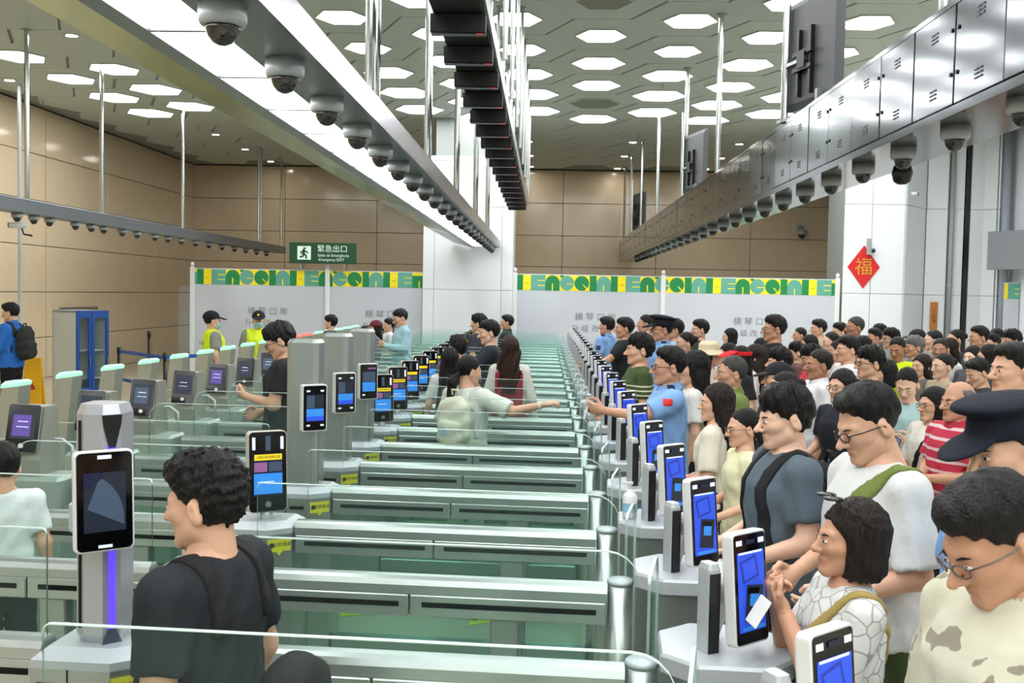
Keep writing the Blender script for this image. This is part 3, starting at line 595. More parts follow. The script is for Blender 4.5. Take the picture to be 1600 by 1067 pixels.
def entrycab(n, i, lx):
    t = thing('entry_cabinet', f'steel entry cabinet with black tilted tablet and glass wing, {ORD[n]} along the entry row', 'gate cabinet', lx, LSK, 'entry cabinets with tablets')
    ob('cabinet', E_['body'], t); ob('tablet_stand', E_['back'], t, (-2.95, .05, .95)); ob('yellow_sticker', E_['stick'], t)
    s = ob('tablet', E_['shell'], t, (-2.955, -.10, 1.235), (math.radians(-12), math.radians(4), math.radians(16)))
    ob('bezel', E_['bez'], s); ob('screen', E_['ui'][0 if i in (3, 7) else (1 if i % 2 else 2)], s); ob('round_button', E_['btn'], s)
    ob('hand_loop', E_['loop'], t, (0, .08, 0)); s = ob('glass_pane', E_['gl'][0], t); ob('glass_edge', E_['gl'][1], s); ob('kick_rail', E_['kick'], t)
X_ = {'slab': MB().add([(-4.22, -.09, 0), (-4.05, -.09, 0), (-4.05, .09, 0), (-4.22, .09, 0), (-4.06, -.08, 1.27), (-3.92, -.08, 1.29), (-3.92, .08, 1.29), (-4.06, .08, 1.27)], [(0, 3, 2, 1), (4, 5, 6, 7), (0, 1, 5, 4), (1, 2, 6, 5), (2, 3, 7, 6), (3, 0, 4, 7)]).mesh('slanted_post', mat('slant_silver', (.66, .67, .62), .35, .5)),
      'g': MB().loft([[(-4.065 + .145 * a, -.085 + .17 * b, 1.272 + .02 * a) for a, b in ((0, 0), (1, 0), (1, 1), (0, 1))], [(-4.06 + .145 * a, -.085 + .17 * b, 1.30 + .02 * a) for a, b in ((0, 0), (1, 0), (1, 1), (0, 1))], [(-4.04 + .11 * a, -.06 + .12 * b, 1.325 + .01 * a) for a, b in ((0, 0), (1, 0), (1, 1), (0, 1))]])}
X_['green'] = X_['g'].mesh('light_cap', emat('green_cap', (.66, .92, .82), .7)); X_['red'] = X_['g'].mesh('light_cap', emat('red_cap', (.95, .45, .42), .9))
def exitpost(n, i, lx):
    t = thing('signal_post', f"slanted silver post with glowing {'red' if i in (14, 15, 16) else 'green'} top, {ORD[n]} along the entry row", 'post', lx, LSK, 'slanted signal posts')
    ob('slanted_post', X_['slab'], t); ob('light_cap', X_['red' if i in (14, 15, 16) else 'green'], t)
e = x = l_ = 0
for n in range(NL):
    i = n - 1; lx = (0, LY0 + LP * i - .03, 0)
    t = thing('barrier_rail', f'long steel barrier rail with green glass between passages, {ORD[n]} from the camera', 'barrier', lx, LSK, 'barrier rails of the passages')
    put_rail('R', t); ob('end_post', G['end_post'], t); ob('end_cap', G['end_cap'], t)
    s = ob('swing_door', G['door'][0], t, (.33, .06, 0), (0, 0, math.radians(83))); ob('glass_edge', G['door'][1], s); ob('hinge', G['hinge'], t)
    midcab(n, i, lx); kiosk(n, lx)
    if i >= 0:
        t = thing('barrier_rail', f'short steel barrier rail with glass on the entry side, {ORD[l_]} from the camera', 'barrier', lx, LSK, 'barrier rails of the entry side'); put_rail('L', t); l_ += 1
    if i >= 2: entrycab(e, i, lx); e += 1
    if i >= 5: exitpost(x, i, lx); x += 1
# soap pump on a kiosk plate
bp = onY(975, 755, 4.72)
t = thing('soap_pump', 'white soap pump bottle standing on a kiosk top', 'bottle', (.41, LY0 + LP * 2 - .03 - .06, 1.027))
ob('bottle', MB().lathe([(0, 0), (.032, 0), (.034, .01), (.034, .10), (.022, .118), (.012, .122), (.012, .13), (0, .13)], n=18).mesh('bottle', WHITE, True), t)
ob('pump', MB().cyl((0, 0), .006, .13, .155, 8).box(-.035, .012, -.008, .008, .155, .167).mesh('pump', WHITE), t); ob('blue_label', MB().lathe([(.0345, .03), (.0348, .031), (.0348, .07), (.0345, .071)], n=18).mesh('blue_label', mat('label_blue', (.55, .75, .85), .5)), t)
FA = mat('floor_arrow', (.80, .80, .22), .6)
q = onZ(632, 972, 0); arc = [(-.45 + .9 * s, .12 * math.sin(math.pi * s)) for s in np.linspace(0, 1, 12)]
tag(ob('floor_arrow', MB().loft([[(x, y - .05, .002), (x, y + .05, .002), (x, y + .05, .004), (x, y - .05, .004)] for x, y in arc]).prism([(.40, -.14), (.40, .14), (.62, -.02)], .002, .004).mesh('floor_arrow', FA), None, (q[0], q[1] + .1, 0)), 'yellow curved arrow marking on the floor seen through the glass', 'floor marking')
# ------------------------------------------------------------------ entry side furniture
p = onY(140, 485, 16.3)
CBW = mat('cabinet_white', (.80, .82, .82), .4); CBB = mat('cabinet_blue', (.10, .30, .62), .4)
t = thing('storage_cabinet', 'tall white cabinet with blue framed glass doors by the beige wall', 'cabinet', (p[0], 16.3, 0), math.radians(0))
hh = p[2]
ob('body', MB().box(-.40, -.36, -.05, .55, 0, hh).box(-.40, .42, .53, .55, 0, hh).box(-.40, .42, -.05, .55, 0, .06).box(-.40, .42, -.05, .55, hh - .04, hh).box(.39, .42, -.05, .55, 0, hh).mesh('body', CBW), t)
for z in (.55, 1.0): ob('shelf', MB().box(-.36, .39, 0, .53, z, z + .02).mesh('shelf', CBW), t)
def cdoor(x0, x1):
    d = ob('door', MB().box(x0, x0 + .07, -.08, -.05, .03, hh).box(x1 - .07, x1, -.08, -.05, .03, hh).box(x0 + .07, x1 - .07, -.08, -.05, .03, .42).box(x0 + .07, x1 - .07, -.08, -.05, hh - .12, hh).mesh('door', CBB), t)
    ob('door_glass', MB().box(x0 + .07, x1 - .07, -.068, -.062, .42, hh - .12).mesh('door_glass', CLEAR), d); ob('handle', MB().box(x1 - .05, x1 - .03, -.1, -.08, .75, .9).mesh('handle', STEEL), d)
cdoor(-.02, .42); cdoor(-.40, -.03)
t.rotation_euler = (0, 0, math.radians(60)); t.scale = (.72, 1, 1)
def stanch(px, py, Y, label, zt=1.0):
    p = onY(px, py, Y); q = thing('stanchion', label, 'stanchion', (p[0], Y, 0), 0, 'belt stanchions')
    ob('post', MB().cyl((0, 0), .03, 0, zt, 12).mesh('post', DARK, True), q); ob('base', MB().lathe([(0, 0), (.16, 0), (.16, .015), (.05, .035), (0, .035)], n=20).mesh('base', DARK, True), q); ob('belt_head', MB().cyl((0, 0), .038, zt - .1, zt, 12).mesh('belt_head', DARK, True), q)
    return p[0], Y
BELT = mat('belt_blue', (.12, .32, .68), .5)
pa = stanch(186, 540, 17.5, 'black belt stanchion beside the blue cabinet'); pb = stanch(258, 540, 16.2, 'black belt stanchion in the middle of the blue belt'); pc = stanch(345, 540, 17.2, 'black belt stanchion behind the guard with vest'); pd = stanch(233, 520, 18.5, 'tall black stanchion behind the blue belts', 1.25)
for (a, b, nm) in ((pa, pb, 'between cabinet and middle stanchion'), (pb, pc, 'behind the guard with vest')):
    q = thing('barrier_belt', f'blue printed queue belt {nm}', 'belt', (a[0], a[1], 0)); dx, dy = b[0] - a[0], b[1] - a[1]
    for z in (.90, .42): ob('belt', MB().add([(.03, -.04, z), (dx - .03, dy - .04, z), (dx - .03, dy - .04, z + .06), (.03, -.04, z + .06), (.03, -.036, z), (dx - .03, dy - .036, z), (dx - .03, dy - .036, z + .06), (.03, -.036, z + .06)], [(0, 1, 2, 3), (7, 6, 5, 4), (3, 2, 6, 7), (0, 4, 5, 1)]).mesh('belt', BELT), q)
p = onY(52, 566, 14.8)
WF = mat('wet_sign_yellow', (.95, .72, .05), .4)
t = thing('wet_floor_sign', 'yellow folding wet floor sign beside the man in blue', 'sign', (p[0], 14.8, 0), math.radians(10))
hh = .98
ob('front_board', MB().add([(-.15, -.16, 0), (.15, -.16, 0), (.11, -.01, hh), (-.11, -.01, hh), (-.15, -.14, 0), (.15, -.14, 0), (.11, .01, hh), (-.11, .01, hh)], [(0, 1, 2, 3), (7, 6, 5, 4), (0, 3, 7, 4), (1, 5, 6, 2), (3, 2, 6, 7)]).mesh('front_board', WF), t)
ob('rear_board', MB().add([(-.15, .16, 0), (.15, .16, 0), (.11, .01, hh), (-.11, .01, hh), (-.15, .14, 0), (.15, .14, 0), (.11, -.005, hh), (-.11, -.005, hh)], [(3, 2, 1, 0), (4, 5, 6, 7), (3, 7, 4, 0), (1, 2, 6, 5)]).mesh('rear_board', WF), t)
ob('lettering', text('小心地滑', .06, mat('red_print', (.75, .15, .08), .6)), t, (0, -.042, .76), (math.radians(81), 0, 0))
ob('warning_triangle', MB().add([(-.06, -.085, .52), (.06, -.085, .52), (0, -.068, .63)], [(0, 1, 2)]).mesh('warning_triangle', MC['red_print']), t)
# bright doorway at the far corner
p0, p1 = onY(266, 447, 31.9), onY(300, 520, 31.9)
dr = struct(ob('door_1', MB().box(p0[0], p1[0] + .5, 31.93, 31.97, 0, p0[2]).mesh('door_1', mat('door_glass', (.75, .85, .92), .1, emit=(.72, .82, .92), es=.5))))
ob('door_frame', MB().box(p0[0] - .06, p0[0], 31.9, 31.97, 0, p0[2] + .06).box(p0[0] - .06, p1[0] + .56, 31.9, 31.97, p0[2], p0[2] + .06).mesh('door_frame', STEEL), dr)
sp = onY(208, 500, 31.0)
t = thing('metal_panel', 'plain grey metal hatch on the beige wall beside the blue cabinet', 'hatch', (XL + .035, 24.0, 0)); ob('plate', MB().cbox(0, .02, -1.0, 1.0, .1, 1.55, .01).mesh('plate', mat('hatch_grey', (.52, .50, .48), .35, .4)), t); ob('latch', MB().box(.02, .04, -.9, -.84, .8, .95).mesh('latch', DARK), t)
# ------------------------------------------------------------------ people: signed-distance bodies meshed by surface nets
f4 = np.float32
def nets(fn, lo, hi, h):
    ax = [np.arange(a, b + h, h, dtype=f4) for a, b in zip(lo, hi)]
    X, Y, Z = np.meshgrid(*ax, indexing='ij'); D = fn(X, Y, Z).astype(f4); I = D < 0
    nx, ny, nz = D.shape; sl = lambda A, i, j, k: A[i:nx - 1 + i, j:ny - 1 + j, k:nz - 1 + k]
    cnt = sum(sl(I, i, j, k).astype(np.int8) for i in (0, 1) for j in (0, 1) for k in (0, 1))
    act = np.argwhere((cnt > 0) & (cnt < 8))
    if len(act) == 0: return np.zeros((0, 3)), np.zeros((0, 4), int)
    idx = -np.ones(cnt.shape, int); idx[tuple(act.T)] = np.arange(len(act))
    acc = np.zeros((len(act), 3)); c = np.zeros(len(act)); a0, a1, a2 = act.T
    for i in range(3):
        for u in (0, 1):
            for w in (0, 1):
                o = [0, 0, 0]; oth = [k for k in range(3) if k != i]; o[oth[0]] = u; o[oth[1]] = w
                o2 = list(o); o2[i] = 1
                d0 = D[a0 + o[0], a1 + o[1], a2 + o[2]]; d1 = D[a0 + o2[0], a1 + o2[1], a2 + o2[2]]
                m = (d0 < 0) != (d1 < 0); t = np.where(m, d0 / np.where(m, d0 - d1, 1), 0)
                p = np.tile(np.array(o, float), (len(act), 1)); p[:, i] = t
                acc[m] += p[m]; c[m] += 1
    V = (act + acc / c[:, None]) * h + np.array(lo)
    quads = []
    for i in range(3):
        j, k = (i + 1) % 3, (i + 2) % 3
        s0 = [slice(1, -1)] * 3; s0[i] = slice(0, -1); s1 = list(s0); s1[i] = slice(1, None)
        A, B = I[tuple(s0)], I[tuple(s1)]
        for sgn in (0, 1):
            e = np.argwhere(A & ~B if sgn == 0 else ~A & B)
            if len(e) == 0: continue
            base = e.copy(); base[:, [j, k]] += 1
            def q(dj, dk):
                b = base.copy(); b[:, j] += dj; b[:, k] += dk; return idx[b[:, 0], b[:, 1], b[:, 2]]
            Q = np.stack([q(-1, -1), q(0, -1), q(0, 0), q(-1, 0)], 1); quads.append(Q if sgn == 0 else Q[:, ::-1])
    Q = np.concatenate(quads); return V, Q[(Q >= 0).all(1)]
def cap(X, Y, Z, a, b, r1, r2):
    a, b = np.array(a, f4), np.array(b, f4); d = b - a; px, py, pz = X - a[0], Y - a[1], Z - a[2]
    t = np.clip((px * d[0] + py * d[1] + pz * d[2]) / max(1e-9, float(d @ d)), 0, 1)
    return np.sqrt((px - t * d[0]) ** 2 + (py - t * d[1]) ** 2 + (pz - t * d[2]) ** 2) - (r1 + (r2 - r1) * t)
def ell(X, Y, Z, c, r):
    a, b, d = (X - c[0]) / r[0], (Y - c[1]) / r[1], (Z - c[2]) / r[2]; k0 = np.sqrt(a * a + b * b + d * d)
    k1 = np.sqrt((a / r[0]) ** 2 + (b / r[1]) ** 2 + (d / r[2]) ** 2); return k0 * (k0 - 1) / np.maximum(k1, 1e-6)
def smin(a, b, k): h = np.clip(.5 + .5 * (b - a) / k, 0, 1); return b + (a - b) * h - k * h * (1 - h)
def smax(a, b, k): return -smin(-a, -b, k)
def loftd(X, Y, Z, zs, a, b, c, e=2.3, lo=True, hi=True):
    A, B, C = np.interp(Z, zs, a), np.interp(Z, zs, b), np.interp(Z, zs, c)
    d = ((np.abs(X / A) ** e + np.abs((Y - C) / B) ** e) ** (1 / e) - 1) * np.minimum(A, B)
    if lo: d = np.maximum(d, zs[0] - Z)
    if hi: d = np.maximum(d, Z - zs[-1])
    return d
def sm(x, a, b): t = np.clip((x - a) / (b - a), 0, 1); return t * t * (3 - 2 * t)
# ---- heads (origin at the neck pivot, face towards -Y)
HEADS = {}
def head(kind):
    if kind in HEADS: return HEADS[kind]
    fem, old = kind == 'f', kind == 'o'
    jw = .82 if fem else 1.0
    def f(X, Y, Z):
        ax = np.abs(X)
        d = ell(X, Y, Z, (0, .018, .118), (.076, .097, .094))
        d = smin(d, ell(X, Y, Z, (0, -.032, .062), (.060, .060, .088)), .03)
        d = smin(d, cap(ax, Y, Z, (.046 * jw, -.005, .022), (.011, -.072, -.018), .026, .021), .025)
        d = smin(d, cap(ax, Y, Z, (.034, -.068, .062), (.046, -.045, .062), .022, .020), .02)          # cheeks
        d = smin(d, cap(ax, Y, Z, (.010, -.086, .101), (.044, -.070, .103), .010, .010), .018)          # brow
        d = smax(d, -ell(ax, Y, Z, (.032, -.103, .083), (.018, .018, .012)), .012)
        d = smin(d, ell(ax, Y, Z, (.032, -.078, .082), (.017, .013, .011)), .006)                      # lids
        d = smin(d, cap(X, Y, Z, (0, -.088, .088), (0, -.120 if not fem else -.113, .050), .009, .0125), .012)
        d = smin(d, ell(ax, Y, Z, (.013, -.100, .046), (.009, .011, .008)), .008)
        d = smin(d, cap(X, Y, Z, (-.021, -.083, .0195), (0, -.0895, .021), .006, .0075), .007); d = smin(d, cap(X, Y, Z, (.021, -.083, .0195), (0, -.0895, .021), .006, .0075), .007)
        d = smin(d, cap(X, Y, Z, (-.015, -.085, .0075), (.015, -.085, .0075), .0075, .0075), .007)
        d = smax(d, -cap(X, Y, Z, (-.024, -.097, .0138), (.024, -.097, .0138), .0028, .0028), .004)
        er = ell(ax, Y + .25 * (Z - .07), Z, (.079, .020, .068), (.013, .021, .033)); er = smax(er, -ell(ax, Y, Z, (.092, .014, .074), (.009, .011, .018)), .006)
        d = smin(d, er, .006)
        d = smin(d, cap(X, Y, Z, (0, .018, .03), (0, .026, -.10), .054 if not fem else .047, .056 if not fem else .048), .03)
        return d
    V, Q = nets(f, (-.108, -.15, -.11), (.108, .14, .235), .0062)
    lips = np.exp(-(((V[:, 0] / .026) ** 2 + ((V[:, 2] - .0135) / .011) ** 2))) * (V[:, 1] < -.078) * .8
    HEADS[kind] = (V, Q, lips); return HEADS[kind]
# ---- hair
HAIR = {}
def hair(style):
    if style in HAIR: return HAIR[style]
    rng = np.random.RandomState(len(style) * 7 + ord(style[0]))
    def clump(X, Y, Z, amp, fr=1.0):
        th = np.arctan2(X, Y - .02)
        return amp * (np.sin(th * 13 * fr + Z * 25 + 2 * np.sin(th * 5)) * .5 + np.sin(X * 120 * fr + Y * 70 + 1.5 * np.sin(Z * 60)) * .3 + np.sin(Y * 150 * fr + X * 50 + Z * 40) * .3)
    L = lambda ys, zs_: (lambda Y: np.interp(Y, ys, zs_))
    res, lo, hi = .0068, (-.13, -.15, -.03), (.13, .17, .26)
    if style in ('short', 'neat', 'messy', 'fade', 'crop', 'curly'):
        ln = {'short': [.150, .148, .115, .095, .045, .005], 'neat': [.166, .160, .120, .095, .040, .000], 'messy': [.125, .125, .105, .085, .030, -.015], 'fade': [.165, .16, .14, .125, .11, .085], 'crop': [.168, .162, .125, .10, .055, .02], 'curly': [.150, .148, .115, .095, .030, -.012]}[style]
        line = L([-.12, -.075, -.035, -.003, .035, .10], ln); am = {'short': .0045, 'neat': .0035, 'messy': .010, 'fade': .006, 'crop': .0032, 'curly': .003}[style]
        ex = {'short': .010, 'neat': .008, 'messy': .016, 'fade': .012, 'crop': .002, 'curly': .014}[style]
        def f(X, Y, Z):
            d = ell(X, Y, Z, (0, .020, .120), (.082 + ex * .5, .103 + ex * .6, .098 + ex))
            if style != 'crop': d = smin(d, ell(X, Y, Z, (0.01, -.035, .178), (.066, .058, .034 + ex * .8)), .03)
            d = d + clump(X, Y, Z, am)
            if style == 'curly': d = d + .006 * np.sin(X * 190 + 2 * np.sin(Z * 70)) * np.sin(Y * 180 + 2 * np.sin(X * 60)) + .005 * np.sin(Z * 200 + 3 * np.sin(Y * 80 + X * 60))
            d = smax(d, line(Y) + .005 * np.sin(X * 160 + Y * 40) + .004 * np.sin(Y * 190 + X * 70) - Z, .012 if style != 'fade' else .03)
            if style == 'fade': d = smin(d, smax(ell(X, Y, Z, (0, .020, .118), (.0795, .1005, .097)), np.interp(Y, [-.12, -.075, -.035, -.003, .035, .10], [.165, .16, .12, .095, .05, .02]) + .004 * np.sin(Y * 190 + X * 70) - Z, .006), .012)
            d = smax(d, -cap(np.abs(X), Y, Z, (.09, .016, .045), (.09, .02, .095), .022, .020), .006)
            return d
    elif style == 'balding':
        lo = (-.13, -.15, -.03)
        def f(X, Y, Z):
            d = ell(X, Y, Z, (0, .020, .118), (.084, .105, .100)) + clump(X, Y, Z, .003)
            d = smax(d, np.interp(Y, [-.12, -.02, .0, .04, .1], [.3, .16, .095, .04, .01]) - Z, .01)
            d = smax(d, Z - np.interp(Y, [-.05, .03, .1], [.165, .17, .15]), .02)
            return smax(d, -cap(np.abs(X), Y, Z, (.09, .016, .045), (.09, .02, .095), .022, .020), .006)
    elif style in ('bob', 'long', 'longwave', 'ponytail', 'bun', 'shoulder', 'lowtail'):
        bot = {'bob': -.035, 'long': -.36, 'longwave': -.33, 'shoulder': -.17}.get(style, 0)
        lo = (-.15, -.15, min(-.40, bot) if style in ('long', 'longwave', 'shoulder', 'ponytail', 'lowtail') else -.09); hi = (.15, .24, .26); res = .0075
        tight = style in ('ponytail', 'bun', 'lowtail')
        line = L([-.12, -.078, -.04, -.005, .03, .10], [.166, .158, .13, .095, .02, -.01] if tight else [.150, .148, .10, .04, -.03, -.03])
        def f(X, Y, Z):
            ax = np.abs(X)
            r = (.081, .101, .098) if tight else (.088, .108, .106)
            d = ell(X, Y, Z, (0, .022, .120), r)
            if not tight:
                wv = .012 * np.sin(Z * 30 + 3 * X * 20) if style == 'longwave' else 0
                zz = [bot, bot * .5, 0, .08, .14]; n_ = 5
                a = {'bob': [.084, .092, .096, .092, .085], 'shoulder': [.085, .10, .1, .094, .086]}.get(style, [.075, .105, .105, .094, .086])
                b = {'bob': [.07, .085, .09, .098, .1]}.get(style, [.03, .045, .075, .095, .1]); c = {'bob': [.035, .03, .03, .025, .022]}.get(style, [.10, .085, .05, .03, .022])
                g = loftd(X + wv, Y, Z, zz, a, b, c, 2.2); d = smin(d, g, .02)
                d = smax(d, -ell(X, Y, Z, (0, -.085, .03), (.072, .085, .115)), .015)
            d = d + clump(X, Y, Z, .0038 if tight else .006, 1.7)
            d = smax(d, np.where(Z > bot - .1, line(Y) - Z if tight else np.where(Y < -.03, line(Y) - Z, -1), 1), .01)
            if tight: d = smax(d, -cap(ax, Y, Z, (.09, .016, .045), (.09, .02, .095), .02, .018), .006)
            if style == 'ponytail':
                t_ = smin(cap(X, Y, Z, (0, .115, .12), (0, .165, .06), .022, .036), cap(X, Y, Z, (0, .165, .06), (0, .15, -.15), .036, .014), .03); d = smin(d, t_ + clump(X, Y, Z, .003, 1.5), .012)
            if style == 'lowtail':
                t_ = smin(cap(X, Y, Z, (0, .10, .04), (0, .15, -.03), .022, .040), cap(X, Y, Z, (0, .15, -.03), (-.01, .15, -.28), .040, .02), .03); d = smin(d, t_ + clump(X, Y, Z, .003, 1.5), .012)
            if style == 'bun': d = smin(d, ell(X, Y, Z, (0, .125, .13), (.04, .038, .038)) + clump(X, Y, Z, .004, 2), .01)
            return d
    V, Q = nets(f, lo, hi, res); me = npmesh('hair', V, Q); HAIR[style] = me; return me
def npmesh(name, V, Q, attr=None, smooth=True):
    me = bpy.data.meshes.new(name); n = len(Q)
    me.vertices.add(len(V)); me.vertices.foreach_set('co', np.asarray(V, f4).ravel()); me.loops.add(4 * n); me.loops.foreach_set('vertex_index', np.asarray(Q, np.int32).ravel())
    me.polygons.add(n); me.polygons.foreach_set('loop_start', np.arange(0, 4 * n, 4, dtype=np.int32)); me.polygons.foreach_set('use_smooth', np.ones(n, bool))
    if attr is not None: a = me.attributes.new('lips', 'FLOAT', 'POINT'); a.data.foreach_set('value', np.asarray(attr, f4))
    me.update(calc_edges=True); me.validate(); me.materials.append(None); return me
# ---- hands: wrist at origin, fingers along -Z, palm facing +X for the left hand (thumb towards -Y)
HANDS = {}
def hand(pose):
    if pose in HANDS: return HANDS[pose]
    curl = {'relax': (.35, .45, .3), 'hold': (.9, .9, .6), 'pinch': (.55, .75, .35), 'fist': (1.3, 1.5, .9)}[pose]
    def f(X, Y, Z):
        d = ell(X, Y, Z, (0, 0, -.052), (.017, .042, .054)); d = smin(d, cap(X, Y, Z, (0, 0, .03), (0, 0, -.03), .026, .026), .02)
        for k, (yy, ln) in enumerate(((-.031, .070), (-.010, .078), (.011, .072), (.030, .056))):
            p = np.array([0, yy, -.088]); a = 0.; r = .0088
            for s in range(3):
                a += curl[s] * (1 + .08 * k); q = p + np.array([math.sin(a), .0, -math.cos(a)]) * ln * (.42, .33, .25)[s]
                d = smin(d, cap(X, Y, Z, p, q, r, r * .92), .005); p = q; r *= .92
        th = [(.006, -.034, -.03), (.022, -.058, -.058), (.038 if pose != 'relax' else .026, -.058, -.088), (.048 if pose != 'relax' else .03, -.046, -.108)]
        for p, q, r in zip(th, th[1:], (.013, .011, .0095)): d = smin(d, cap(X, Y, Z, p, q, r, r * .9), .006)
        return d
    HANDS[pose] = nets(f, (-.04, -.085, -.20), (.11, .06, .055), .0052); return HANDS[pose]
# ---- materials of people
SKINS = [(.88, .72, .62), (.84, .66, .55), (.77, .58, .47), (.68, .49, .38), (.91, .78, .70)]
def skinmat(i):
    nm = f'skin_{i}'
    if nm in MC: return MC[nm]
    m = mat(nm, SKINS[i], .48, 0, .05, 14, .05, 220); nt = m.node_tree; b = nt.nodes['Principled BSDF']
    at = nt.nodes.new('ShaderNodeAttribute'); at.attribute_name = 'lips'; mx = nt.nodes.new('ShaderNodeMix'); mx.data_type = 'RGBA'
    src = b.inputs['Base Color'].links[0].from_socket; nt.links.new(src, mx.inputs[6]); c = srgb(SKINS[i]); mx.inputs[7].default_value = (c[0] * .72, c[1] * .42, c[2] * .42, 1)
    nt.links.new(at.outputs['Fac'], mx.inputs[0]); nt.links.new(mx.outputs[2], b.inputs['Base Color']); b.inputs['Subsurface Weight'].default_value = .0
    return m
HCOL = {'black': (.050, .045, .045), 'soft': (.085, .075, .07), 'brown': (.18, .11, .085), 'darkbrown': (.11, .078, .065), 'grey': (.42, .42, .42), 'salt': (.24, .235, .23)}
def hairmat(k): return mat('hair_' + k, HCOL[k], .5, 0, .4, 60, .9, 170, (1, 1, .14), spec=.3)
def cloth(col, pat=None):
    c = col if isinstance(col, str) else '%02x%02x%02x' % tuple(int(v * 255) for v in col); nm = f'cloth_{c}_{pat}'
    if nm in MC: return MC[nm]
    m = mat(nm, c, .82, 0, .07, 9, .35, 26, spec=.25)
    if pat:
        nt = m.node_tree; b = nt.nodes['Principled BSDF']; tc = nt.nodes['Texture Coordinate']; src = b.inputs['Base Color'].links[0].from_socket
        mx = nt.nodes.new('ShaderNodeMix'); mx.data_type = 'RGBA'; nt.links.new(src, mx.inputs[6]); nt.links.new(mx.outputs[2], b.inputs['Base Color'])
        kind, c2 = pat.split(':'); mx.inputs[7].default_value = (*srgb(c2), 1)
        if kind[0] == 's':       # stripes across the shirt between two heights
            sp = nt.nodes.new('ShaderNodeSeparateXYZ'); nt.links.new(tc.outputs['Object'], sp.inputs[0])
            w_ = nt.nodes.new('ShaderNodeMath'); w_.operation = 'MULTIPLY'; w_.inputs[1].default_value = 28. if kind == 's1' else 15.; nt.links.new(sp.outputs[2], w_.inputs[0])
            fr = nt.nodes.new('ShaderNodeMath'); fr.operation = 'FRACT'; nt.links.new(w_.outputs[0], fr.inputs[0])
            lt = nt.nodes.new('ShaderNodeMath'); lt.operation = 'LESS_THAN'; lt.inputs[1].default_value = .28; nt.links.new(fr.outputs[0], lt.inputs[0])
            out = lt.outputs[0]
            if kind == 's1':
                l2 = nt.nodes.new('ShaderNodeMath'); l2.operation = 'LESS_THAN'; l2.inputs[1].default_value = 1.30; nt.links.new(sp.outputs[2], l2.inputs[0])
                mu = nt.nodes.new('ShaderNodeMath'); mu.operation = 'MULTIPLY'; nt.links.new(out, mu.inputs[0]); nt.links.new(l2.outputs[0], mu.inputs[1]); out = mu.outputs[0]
            nt.links.new(out, mx.inputs[0])
        else:                    # printed blotches / thin lines
            vo = nt.nodes.new('ShaderNodeTexVoronoi' if kind == 'v' else 'ShaderNodeTexNoise'); vo.inputs['Scale'].default_value = 16. if kind == 'v' else 11.
            if kind == 'v': vo.feature = 'DISTANCE_TO_EDGE'
            nt.links.new(tc.outputs['Object'], vo.inputs[0]); cr = nt.nodes.new('ShaderNodeMath'); cr.operation = 'LESS_THAN'; cr.inputs[1].default_value = .035 if kind == 'v' else .40
            nt.links.new(vo.outputs[0], cr.inputs[0]); nt.links.new(cr.outputs[0], mx.inputs[0])
    return m
EYEW, EYEB = mat('eye_white', (.82, .80, .78), .2), mat('eye_dark', (.05, .035, .03), .1)
_e = MB()
for mi, (c, r) in enumerate((((0, 0, 0), (.0125, .0085, .0052)), ((0, -.0052, .0002), (.0052, .0045, .0051)))):
    _e.mi = mi; rows = [[(c[0] + r[0] * math.sin(a) * math.cos(b), c[1] + r[1] * math.sin(a) * math.sin(b), c[2] + r[2] * math.cos(a)) for b in np.linspace(0, 2 * math.pi, 12, False)] for a in np.linspace(.05, math.pi - .05, 7)]
    _e.loft(rows[::-1])
EYE = _e.mesh('eye', [EYEW, EYEB], True)
BROW = MB().tube([(.016, -.096, .0985), (.03, -.093, .104), (.046, -.080, .1015)], [.0022, .0033, .0015], 6).tube([(-.016, -.096, .0985), (-.03, -.093, .104), (-.046, -.080, .1015)], [.0022, .0033, .0015], 6).mesh('eyebrows', hairmat('black'), True)
def rim(sx): return [(sx * .032 + .021 * math.cos(a), -.106 + .006 * math.cos(a) * sx, .081 + .0155 * math.sin(a)) for a in np.linspace(0, 2 * math.pi, 18)]
_g = MB()
for sx in (-1, 1): _g.tube(rim(sx), .0022, 6); _g.tube([(sx * .053, -.100, .087), (sx * .074, -.06, .087), (sx * .084, .01, .085), (sx * .084, .03, .07)], .0022, 6)
_g.tube([(-.011, -.111, .084), (0, -.114, .087), (.011, -.111, .084)], .002, 6)
GLASSES = {k: _g.mesh('glasses', m, True) for k, m in (('dark', mat('glasses_black', (.06, .06, .06), .25)), ('metal', mat('glasses_metal', (.45, .42, .38), .25, .8)))}
_s = MB()
for sx in (-1, 1): _s.lathe([(0, -.006), (.03, -.004), (.033, 0), (.03, .004), (0, .006)], (sx * .036, -.062, .21), 14); _s.tube([(sx * .066, -.05, .205), (sx * .09, .0, .17), (sx * .09, .05, .13)], .003, 6)
SUNG = _s.mesh('sunglasses', mat('sunglass_black', (.03, .03, .035), .1), True)
